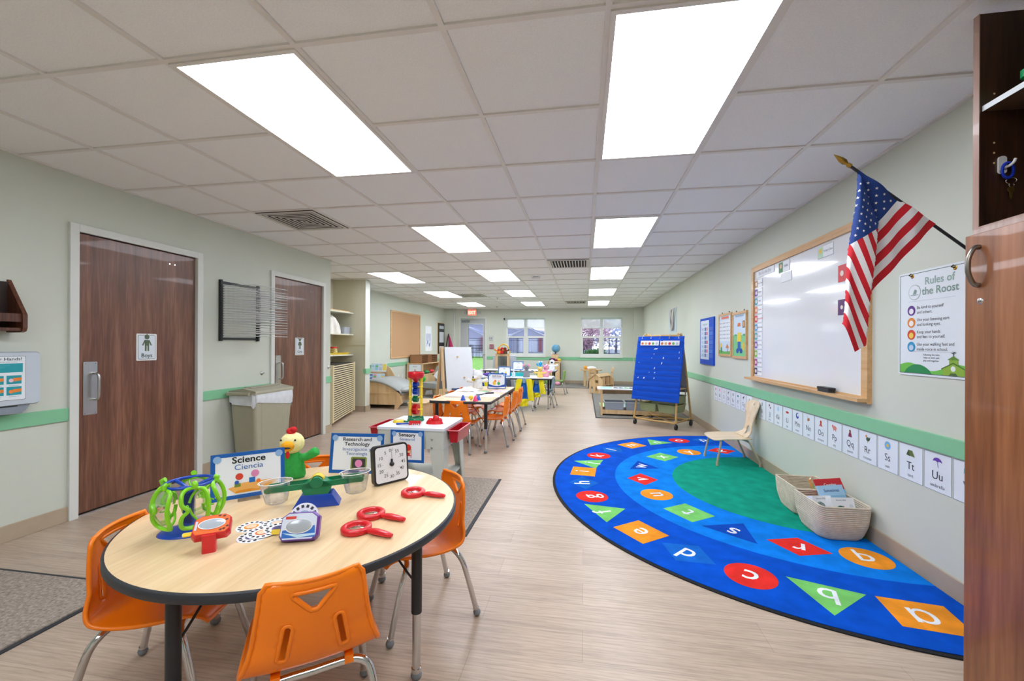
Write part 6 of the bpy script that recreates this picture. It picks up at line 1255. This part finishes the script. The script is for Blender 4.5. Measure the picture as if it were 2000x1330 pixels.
# ------------------------------------------------------------------ art easel
t = thing('art_easel', 'wooden A frame art easel with white board panel', 'easel', (-2.25, 7.1, 0), .62)
top = Vector((0, 0, 1.2))
K1 = frame((.40, -.22, .40), (-.0, .0, 1), (0, 0, 1)) if False else None
for sx in (-1, 1):
    for sy in (-1, 1): part(t, 'leg', lambda m: m.add([(sx*.25+dx+(sx*.03 if k == 0 else 0), sy*(.02 if k else .30)+dy, (1.2 if k else .012)) for k in (0, 1) for dx, dy in ((-.02, -.014), (.02, -.014), (.02, .014), (-.02, .014))], [(0, 1, 5, 4), (1, 2, 6, 5), (2, 3, 7, 6), (3, 0, 4, 7), (3, 2, 1, 0), (4, 5, 6, 7)], BIRCH))
V = [(-.22, -.05, 1.20), (.27, -.05, 1.20), (.27, -.225, .45), (-.22, -.225, .45)]
part(t, 'board_panel', lambda m: m.add(V+[(x, y-.012, z) for x, y, z in V], [(3, 2, 1, 0), (4, 5, 6, 7), (0, 1, 5, 4), (1, 2, 6, 5), (2, 3, 7, 6), (3, 0, 4, 7)], mat('easel_white', '#DDE2E8', .35, var=.01)))
part(t, 'board_panel', lambda m: m.add([(-.2, .035, 1.2), (.2, .035, 1.2), (.27, .2, .45), (-.27, .2, .45)], [(0, 1, 2, 3)], mat('easel_grey', '#8F979F', .5))).modifiers.new('t', 'SOLIDIFY').thickness = .01
part(t, 'paper_knob', lambda m: [m.cyl((x, y, z), (x, y-.03, z), .016, BIRCH, 12) for x, y, z in ((.0, -.09, 1.03), (.1, -.175, .67), (.2, -.19, .60))])
part(t, 'tray', lambda m: m.bx(-.32, -.3, .30, .32, .3, .33, BIRCH)); part(t, 'side_peg', lambda m: [m.bx(-.30, -.16, .62, -.27, -.13, .95, BIRCH), m.ball((-.27, -.11, .95), .02, BIRCH, 8)])
m = MB(); m.lathe([(0, .0), (.085, 0), (.105, .10), (.1, .16)], mat('navy_plastic', '#2F527E', .4, var=.02), 24); tag(m.build('paint_bucket', loc=(-2.22, 6.93, .335)), 'navy blue bucket standing on the tray under the art easel', 'bucket')
t = thing('wooden_bin', 'plain wooden box unit standing left of the long table', 'box', (-2.28, 5.55, 0)); part(t, 'box_body', lambda m: m.bx(-.13, -.1, 0, .13, .35, .42, BIRCH)); part(t, 'box_lid', lambda m: m.bx(-.14, -.11, .42, .14, .36, .435, BIRCH))
# ------------------------------------------------------------------ back wall corner
t = thing('globe_cabinet', 'low pale wooden cabinet standing under the back windows', 'cabinet', (-.86, 13.1, 0)); part(t, 'carcass', lambda m: [m.bx(-.25, -.25, .05, -.23, .3, .72, BIRCH), m.bx(.1, -.25, .012, .13, .3, .72, BIRCH), m.bx(-.25, -.25, .72, .15, .3, .745, BIRCH), m.bx(-.25, .28, .05, .13, .3, .72, BIRCH), m.bx(-.25, -.25, .10, .13, .3, .13, BIRCH)]); part(t, 'front_panel', lambda m: m.bx(-.22, -.255, .16, .10, -.235, .70, BIRCH)); part(t, 'hinge_strip', lambda m: m.bx(.13, -.24, .2, .15, -.2, .68, BLACK))
m = MB(); m.bx(-1.0, 13.0, .80, -.805, 13.2, .955, BIRCH); m.bx(-1.01, 12.99, .746, -.79, 13.21, .80, mat('maroon_box', '#8A2348', .6)); tag(m.build('wooden_block_box'), 'square wooden box on the cabinet carrying the globe', 'box')
t = thing('desk_globe', 'blue desk globe on dark stand in front of the back wall', 'globe', (-.885, 13.1, .955)); part(t, 'globe_ball', lambda m: m.ball((0, 0, .185), .125, mat('globe_blue', '#6FB2D6', .35, var=.25, scale=6), 24)); part(t, 'stand', lambda m: [m.lathe([(0, .02), (.05, .018), (.085, .0)], mat('navy_stand', '#22325C', .4), 20), m.cyl((0, 0, .01), (0, 0, .07), .018, MC['navy_stand'], 12), m.tube([(.135*math.sin(q), 0, .185-.135*math.cos(q)) for q in [PI*k/14 for k in range(12)]], .006, MC['navy_stand'], 8)])
m = MB(); m.ball((0, 0, .04), (.06, .05, .04), YEL, 12); tag(m.build('yellow_cushion', loc=(-.76, 12.98, .746)), 'small yellow toy at the right end of cabinet top', 'toy'); m = MB(); m.ball((0, 0, .05), (.10, .07, .05), plush('purple', '#7A2A66'), 12); tag(m.build('purple_toy', loc=(-.97, 12.90, .746)), 'dark purple plush toy on the cabinet top under the globe box', 'toy')
m = MB(); m.bx(-1.02, 13.0, .956, -.985, 13.03, 1.03, WHITE); tag(m.build('small_bottle', loc=(.0, 0, 0)), 'tiny white bottle beside the globe stand', 'bottle')
m = MB(); m.ball((0, 0, .06), (.08, .06, .06), P_, 12); tag(m.build('pink_toy', loc=(-.79, 12.72, .011)), 'pink plush toy on the floor before the pale cabinet', 'toy')
t = thing('puppet_theater', 'wooden tabletop puppet frame with mirror opening near the exit door', 'puppet stand', (-2.22, 11.25, 0))
part(t, 'wooden_frame', lambda m: [m.bx(-.20, -.02, .012, -.13, .02, 1.0, BIRCH), m.bx(.13, -.02, .012, .20, .02, 1.0, BIRCH), m.bx(-.13, -.02, .93, .13, .02, 1.0, BIRCH), m.bx(-.13, -.02, .50, .13, .02, .57, BIRCH)]); part(t, 'mirror_panel', lambda m: m.bx(-.13, .0, .57, .13, .006, .93, mat('mirror_grey', '#9AA4A6', .08, .9, var=0))); part(t, 'grey_cabinet', lambda m: m.bx(-.28, .04, .012, .32, .4, .94, mat('grey_box', '#B8C0CC', .5)))
for x, c, lab in ((-2.31, '#EE8A2A', 'orange puppet sitting on top of the wooden puppet frame'), (-2.22, '#C8202A', 'red puppet sitting on top of the wooden puppet frame'), (-2.14, '#5A3A28', 'brown puppet sitting on top of the wooden puppet frame')):
    puppet('small_puppet', lab, 'hand puppet', x, 11.2, 1.0, 0, 1.25, plush('p'+c[1:], c), plush('p'+c[1:], c), lambda *a: None, arms=((-1, .03), (1, .03)), bh=.07, hr=.035)
m = MB(); m.tube([(.17*math.cos(PI*k/12), 0, .26*math.sin(PI*k/12)) for k in range(13)], .018, mat('rainbow_yellow', '#E8C24A', .5), 8); tag(m.build('toy_arch', loc=(-2.2, 11.3, 1.0)), 'yellow toy arch standing behind the puppets on wooden frame', 'toy')
# round wooden table and chairs near the back wall
t = thing('wooden_table', 'small round wooden table by the back wall', 'table', (.21, 12.85, 0)); part(t, 'tabletop', lambda m: m.prism(circle(0, 0, .34, 40), .485, .51, BIRCH))
for q in (.8, 2.35, 3.9, 5.5): part(t, 'leg', lambda m: m.bx(.25*math.cos(q)-.035, .25*math.sin(q)-.02, .011, .25*math.cos(q)+.035, .25*math.sin(q)+.02, .485, BIRCH))
def kchair(lab, x, y, rz):
    t = thing('wooden_chair', lab, 'chair', (x, y, .011), rz, 'small wooden chairs by the back wall'); part(t, 'seat', lambda m: m.rbx(-.15, -.14, .26, .15, .15, .275, .03, BIRCH)); part(t, 'backrest', lambda m: m.sheet([(-.12, 0), (.12, 0), (.10, .1), (.13, .25), (.08, .31), (-.08, .31), (-.13, .25), (-.10, .1)], [rrect(-.04, .12, .04, .15, .01)], lambda u, v: (u, -.15-.06*(max(0, v)/.3)**1.5, .26+v), BIRCH, .04)).modifiers.new('t', 'SOLIDIFY').thickness = .012
    for sx in (-1, 1):
        for sy in (-1, 1): part(t, 'leg', lambda m: m.cyl((sx*.12, sy*.11, .26), (sx*.15, sy*.15, 0), .012, BIRCH, 8))
kchair('small wooden chair with its back to us at the round wooden table', .24, 12.38, 0); kchair('small wooden chair on the right of the round wooden table', .68, 12.85, PI/2+.2)
t = thing('play_dishes', 'orange cup and white cloth pile on the round wooden table', 'toy dishes', (.21, 12.8, .51)); part(t, 'cup', lambda m: m.lathe([(.0, 0), (.045, 0), (.052, .09), (.04, .11)], mat('amber_plastic', '#F0A83A', .3), 16, tr(-.16, 0, 0))); part(t, 'cloth', lambda m: m.ball((.02, 0, .04), (.15, .12, .06), CL, 12))
# doll house
t = thing('doll_house', 'open sided wooden doll house with gable roof on grey carpet', 'doll house', (.30, 10.78, .011), .62)
part(t, 'gable_front', lambda m: [m.bx(a, -.012, c, b, .0, d, BIRCH, Matrix.Identity(4)) for a, b, c, d in cells(-.2, .2, 0, .34, [(-.155, -.09, .0, .16), (-.02, .055, .07, .155), (-.02, .055, .25, .33)])]+[m.prism([(-.2, .34), (.2, .34), (0, .49)], 0, .012, BIRCH, frame((0, 0, 0), (1, 0, 0), (0, 0, 1)))]) if False else None
HM = tr(.30, 10.78, .011) @ rotz(-.75)
t.rotation_euler = (0, 0, -.52); t.location = (.305, 10.80, .011)
def gab(m, y, holes):
    for a, b, c, d in cells(-.19, .19, 0, .36, holes): m.bx(a, y, c, b, y+.012, d, BIRCH)
    m.prism([(-.19, .36), (.19, .36), (.0, .49)], -.012, 0, BIRCH, frame((0, y, 0), (1, 0, 0), (0, 0, 1)))
part(t, 'gable_wall', lambda m: gab(m, 0, [(-.15, -.085, .0, .17), (-.02, .06, .06, .15), (-.02, .06, .26, .34)])); part(t, 'gable_wall', lambda m: gab(m, .62, [(.189, .19, 0, .01)]))
for y in (.2, .41): part(t, 'divider_wall', lambda m: m.bx(-.19, y, 0, .15, y+.012, .40, BIRCH))
part(t, 'roof_panel', lambda m: m.prism([(-.22, .335), (.0, .487), (.0, .50), (-.22, .348)], -.66, .03, BIRCH, frame((0, 0, 0), (1, 0, 0), (0, 0, 1)))); part(t, 'roof_panel', lambda m: m.prism([(.0, .487), (.10, .418), (.10, .431), (.0, .50)], -.66, .03, BIRCH, frame((0, 0, 0), (1, 0, 0), (0, 0, 1)))); part(t, 'floor_board', lambda m: [m.bx(-.19, .012, 0, .19, .62, .012, BIRCH), m.bx(-.19, .012, .2, .17, .62, .212, BIRCH)])
m = MB(); m.bx(-.04, -.03, 0, .04, .03, .08, mat('maroon_toy', '#7A2A3A', .5)); tag(m.build('doll_furniture', loc=(.52, 11.08, .235)), 'small dark red toy standing inside the doll house', 'toy')
# block bench with bins
t = thing('block_bench', 'low wooden block bench with printed white top beside the chart cart', 'bench', (.90, 7.62, .011), -.03)
part(t, 'leg', lambda m: m.bx(-.60, -.19, 0, -.565, .19, .455, BIRCH)); part(t, 'leg', lambda m: m.bx(.565, -.19, 0, .60, .19, .455, BIRCH)); part(t, 'bottom_tray', lambda m: [m.bx(-.565, -.19, .03, .565, .19, .045, BIRCH), m.bx(-.565, -.19, .045, .565, -.175, .10, BIRCH), m.bx(-.565, .175, .045, .565, .19, .10, BIRCH)]); part(t, 'apron', lambda m: m.bx(-.565, .15, .345, .565, .165, .455, BIRCH))
a = Art(tr(0, 0, .4705)); m = a.mb; m.bx(-.66, -.22, .455, .66, .22, .47, PAPER); a.rect(-.6, -.16, -.4, .16, '#7CC4C0', 1)
for k in range(9): x = -.34+k*.09; a.poly([(x-.04, -.1), (x+.04, -.12), (x+.05, .06), (x, .14), (x-.04, .05)], ['#26384A', '#2F6E8C', '#3E9E6A', '#1C2E3E', '#4A8AB0'][k % 5], 1)
a.rect(.5, -.18, .62, .18, '#CFE08A', 1); m.build('printed_top', t)
FRO = mat('frosted_bin', '#B4C0D2', .2, trans=.35, var=.0)
for k, x in enumerate((-.37, -.01, .35)):
    bin_('block_bin', '%s frosted bin of blocks in the bottom of the block bench' % ('left', 'middle', 'right')[k], .90+x-.165, 7.46, .0575, .90+x+.165, 7.78, .245, FRO, grp='frosted bins in the block bench', M=WHITE)
    m = MB(); [m.bx(.90+x-.1+.05*q, 7.52+.04*(q % 3), .065, .90+x-.06+.05*q, 7.56+.04*(q % 3), .10+.02*(q % 2), pc(('#C8A070', '#5A8AB0', '#B87A4A', '#7FA8C8')[q % 4])) for q in range(4)]; tag(m.build('wooden_blocks'), 'loose toy blocks lying inside the %s frosted bin' % ('left', 'middle', 'right')[k], 'blocks', kind='stuff')
# ------------------------------------------------------------------ outside
GRS = mat('lawn', '#86B84A', .95, var=.15, scale=3); PAV = mat('paving', '#9FA3AA', .9, var=.06)
m = MB(); m.bx(-60, YB+.2, -.1, 60, 44, -.03, GRS); m.bx(-60, 44, -.1, 60, 130, -.03, PAV); struct('ground', m)
FM = mat('fence_metal', '#2A2E38', .5, .3, var=.02)
def fence(lab, x0, x1, y, h, n, sp):
    t = thing('metal_fence', lab, 'fence', (0, 0, 0), 0, 'dark metal picket fences'); part(t, 'rail', lambda m: [m.bx(x0, y-.015, z, x1, y+.015, z+.05, FM) for z in (.1, h-.3, h-.05)])
    part(t, 'picket', lambda m: [m.bx(x0+(x1-x0)*k/n-.018, y-.012, .04, x0+(x1-x0)*k/n+.018, y+.012, h, FM) for k in range(n+1)])['kind'] = 'stuff'
    for k in range(int((x1-x0)/sp)+1): part(t, 'post', lambda m: m.bx(x0+sp*k-.07, y-.05, -.03, x0+sp*k+.07, y+.05, h+.06, FM))
fence('taller dark picket fence outside the back windows', -26, 12, 58, 2.15, 230, 4.2); fence('lower dark picket fence seen through the door glass', -13, -7, 36, 1.2, 44, 1.5)
SID = mat('siding_grey', '#9A9CB0', .8, var=.03); ROOF = mat('shingle_roof', '#8486A4', .9, var=.12, scale=30); WTR = mat('white_fascia', '#F2F4F8', .5, var=.01)
def gable_house(lab, x0, x1, y, h, r, dx=8):
    t = thing('house', lab, 'house', (0, 0, 0), 0, 'grey houses beyond the fence'); xm = (x0+x1)/2
    part(t, 'gable_wall', lambda m: m.prism([(x0, 0), (x1, 0), (x1, h), (xm, h+r), (x0, h)], -5, 0, SID, frame((0, y, 0), (1, 0, 0), (0, 0, 1))))
    part(t, 'roof', lambda m: m.prism([(x0-dx, h-.05), (xm, h+r+.02), (x1+dx, h-.05), (x1+dx, h+.1), (xm, h+r+.2), (x0-dx, h+.1)], -5, .3, ROOF, frame((0, y, 0), (1, 0, 0), (0, 0, 1))))
    part(t, 'fascia', lambda m: [m.tube([(x0-.4, y-.1, h-.15), (xm, y-.1, h+r+.1)], .16, WTR, 6), m.tube([(xm, y-.1, h+r+.1), (x1+.4, y-.1, h-.15)], .16, WTR, 6)])
    part(t, 'garage_door', lambda m: m.bx(xm-1.8, y-.06, 0, xm+1.8, y-.001, 2.4, pc('#C9CCDA'))); part(t, 'brick_pier', lambda m: m.bx(x1-.8, y-.12, 0, x1-.2, y, 2.8, mat('pier_brick', '#A0606A', .9, var=.1, scale=20)))
gable_house('grey gabled house seen through the door glass', -26.0, -19.4, 80, 3.1, 1.5, .3); gable_house('grey gabled house seen through the left half of first window', -15.4, -9.6, 84, 3.3, 1.3, .3); gable_house('grey gabled house seen through right half of first window', -12.9, -7.2, 74, 3.1, 1.3, .3)
gable_house('long grey house with wide roof behind the others', -55, -1, 100, 3.6, 2.8, .3)
m = MB()
def leaves(m, c, r, n, col, s=.05):
    for _ in range(n):
        v = Vector((random.gauss(0, 1), random.gauss(0, 1), random.gauss(0, 1))).normalized()*random.random()**.4; p = Vector(c)+Vector((v.x*r[0], v.y*r[1], v.z*r[2])); a = Vector((random.uniform(-1, 1), random.uniform(-1, 1), random.uniform(-1, 1)))*s; b = Vector((random.uniform(-1, 1), random.uniform(-1, 1), random.uniform(-1, 1)))*s
        m.add([p, p+a, p+a+b, p+b], [(0, 1, 2, 3)], col)
def tree(lab, x, y, c1, r, z):
    t = thing('tree', lab, 'tree', (0, 0, 0), 0, 'red leaved trees beyond fence'); part(t, 'trunk', lambda m: [m.tube([(x, y, 0), (x+.05, y, z-.6), (x-.1, y, z)], [.2, .15, .08], mat('bark', '#5E5058', .9), 8)]+[m.tube([(x, y, z-.9), (x+dx, y+.2, z+.3)], [.05, .02], MC['bark'], 6) for dx in (-.8, .7, -.4, .3)])
    part(t, 'crown', lambda m: leaves(m, (x, y, z+.3), r, 1500, c1, .24))
RL = mat('red_leaf', '#CFAAB6', .8, var=.1)
tree('red leaved tree at left of second window', 1.0, 66, RL, (3.4, 1.5, 2.2), 3.2); tree('thin violet grey tree at right of second window', 5.2, 70, mat('grey_leaf', '#BFC8E6', .8, var=.1), (5.0, 1.5, 3.0), 3.2); tree('small red tree low behind fence in second window', -.2, 61, RL, (1.6, 1.0, .9), 1.2)
m = MB(); leaves(m, (1.5, 56, .25), (1.6, .8, .5), 1200, mat('hedge_leaf', '#4F7A3E', .8, var=.15), .13); tag(m.build('shrub'), 'dark green shrub in front of the fence in second window', 'shrub')
# ------------------------------------------------------------------ camera, sky, exposure
w = bpy.data.worlds.new('sky'); bpy.context.scene.world = w; w.use_nodes = True; N = w.node_tree.nodes; L = w.node_tree.links
bg = N['Background']; tc = N.new('ShaderNodeTexCoord'); sp = N.new('ShaderNodeSeparateXYZ'); L.new(tc.outputs['Generated'], sp.inputs[0]); r = N.new('ShaderNodeValToRGB'); L.new(sp.outputs['Z'], r.inputs[0])
r.color_ramp.elements[0].color = (.86, .90, 1, 1); r.color_ramp.elements[0].position = .0; r.color_ramp.elements[1].color = (.62, .74, 1, 1); r.color_ramp.elements[1].position = .8
L.new(r.outputs[0], bg.inputs[0]); bg.inputs['Strength'].default_value = 2.1
th, ro = .1599, .0048
Rt = Vector((math.cos(th), math.sin(th), 0)); Up = Vector((0, 0, 1)); Fw = Vector((-math.sin(th), math.cos(th), 0))
R2 = Rt*math.cos(ro)+Up*math.sin(ro); U2 = Up*math.cos(ro)-Rt*math.sin(ro)
cam = bpy.data.cameras.new('camera'); cam.sensor_width = 36; cam.lens = 810.65*36/2000; cam.shift_x = -9.87/2000; cam.shift_y = 8.56/2000; cam.clip_start = .05
co = bpy.data.objects.new('camera', cam); COL.objects.link(co)
co.matrix_world = Matrix(((R2.x, U2.x, -Fw.x, 0), (R2.y, U2.y, -Fw.y, 0), (R2.z, U2.z, -Fw.z, 1.243), (0, 0, 0, 1)))
S = bpy.context.scene; S.camera = co
S.view_settings.view_transform = 'Standard'; S.view_settings.look = 'None'; S.view_settings.gamma = 1; S.view_settings.use_curve_mapping = False
S.view_settings.exposure = 0.1
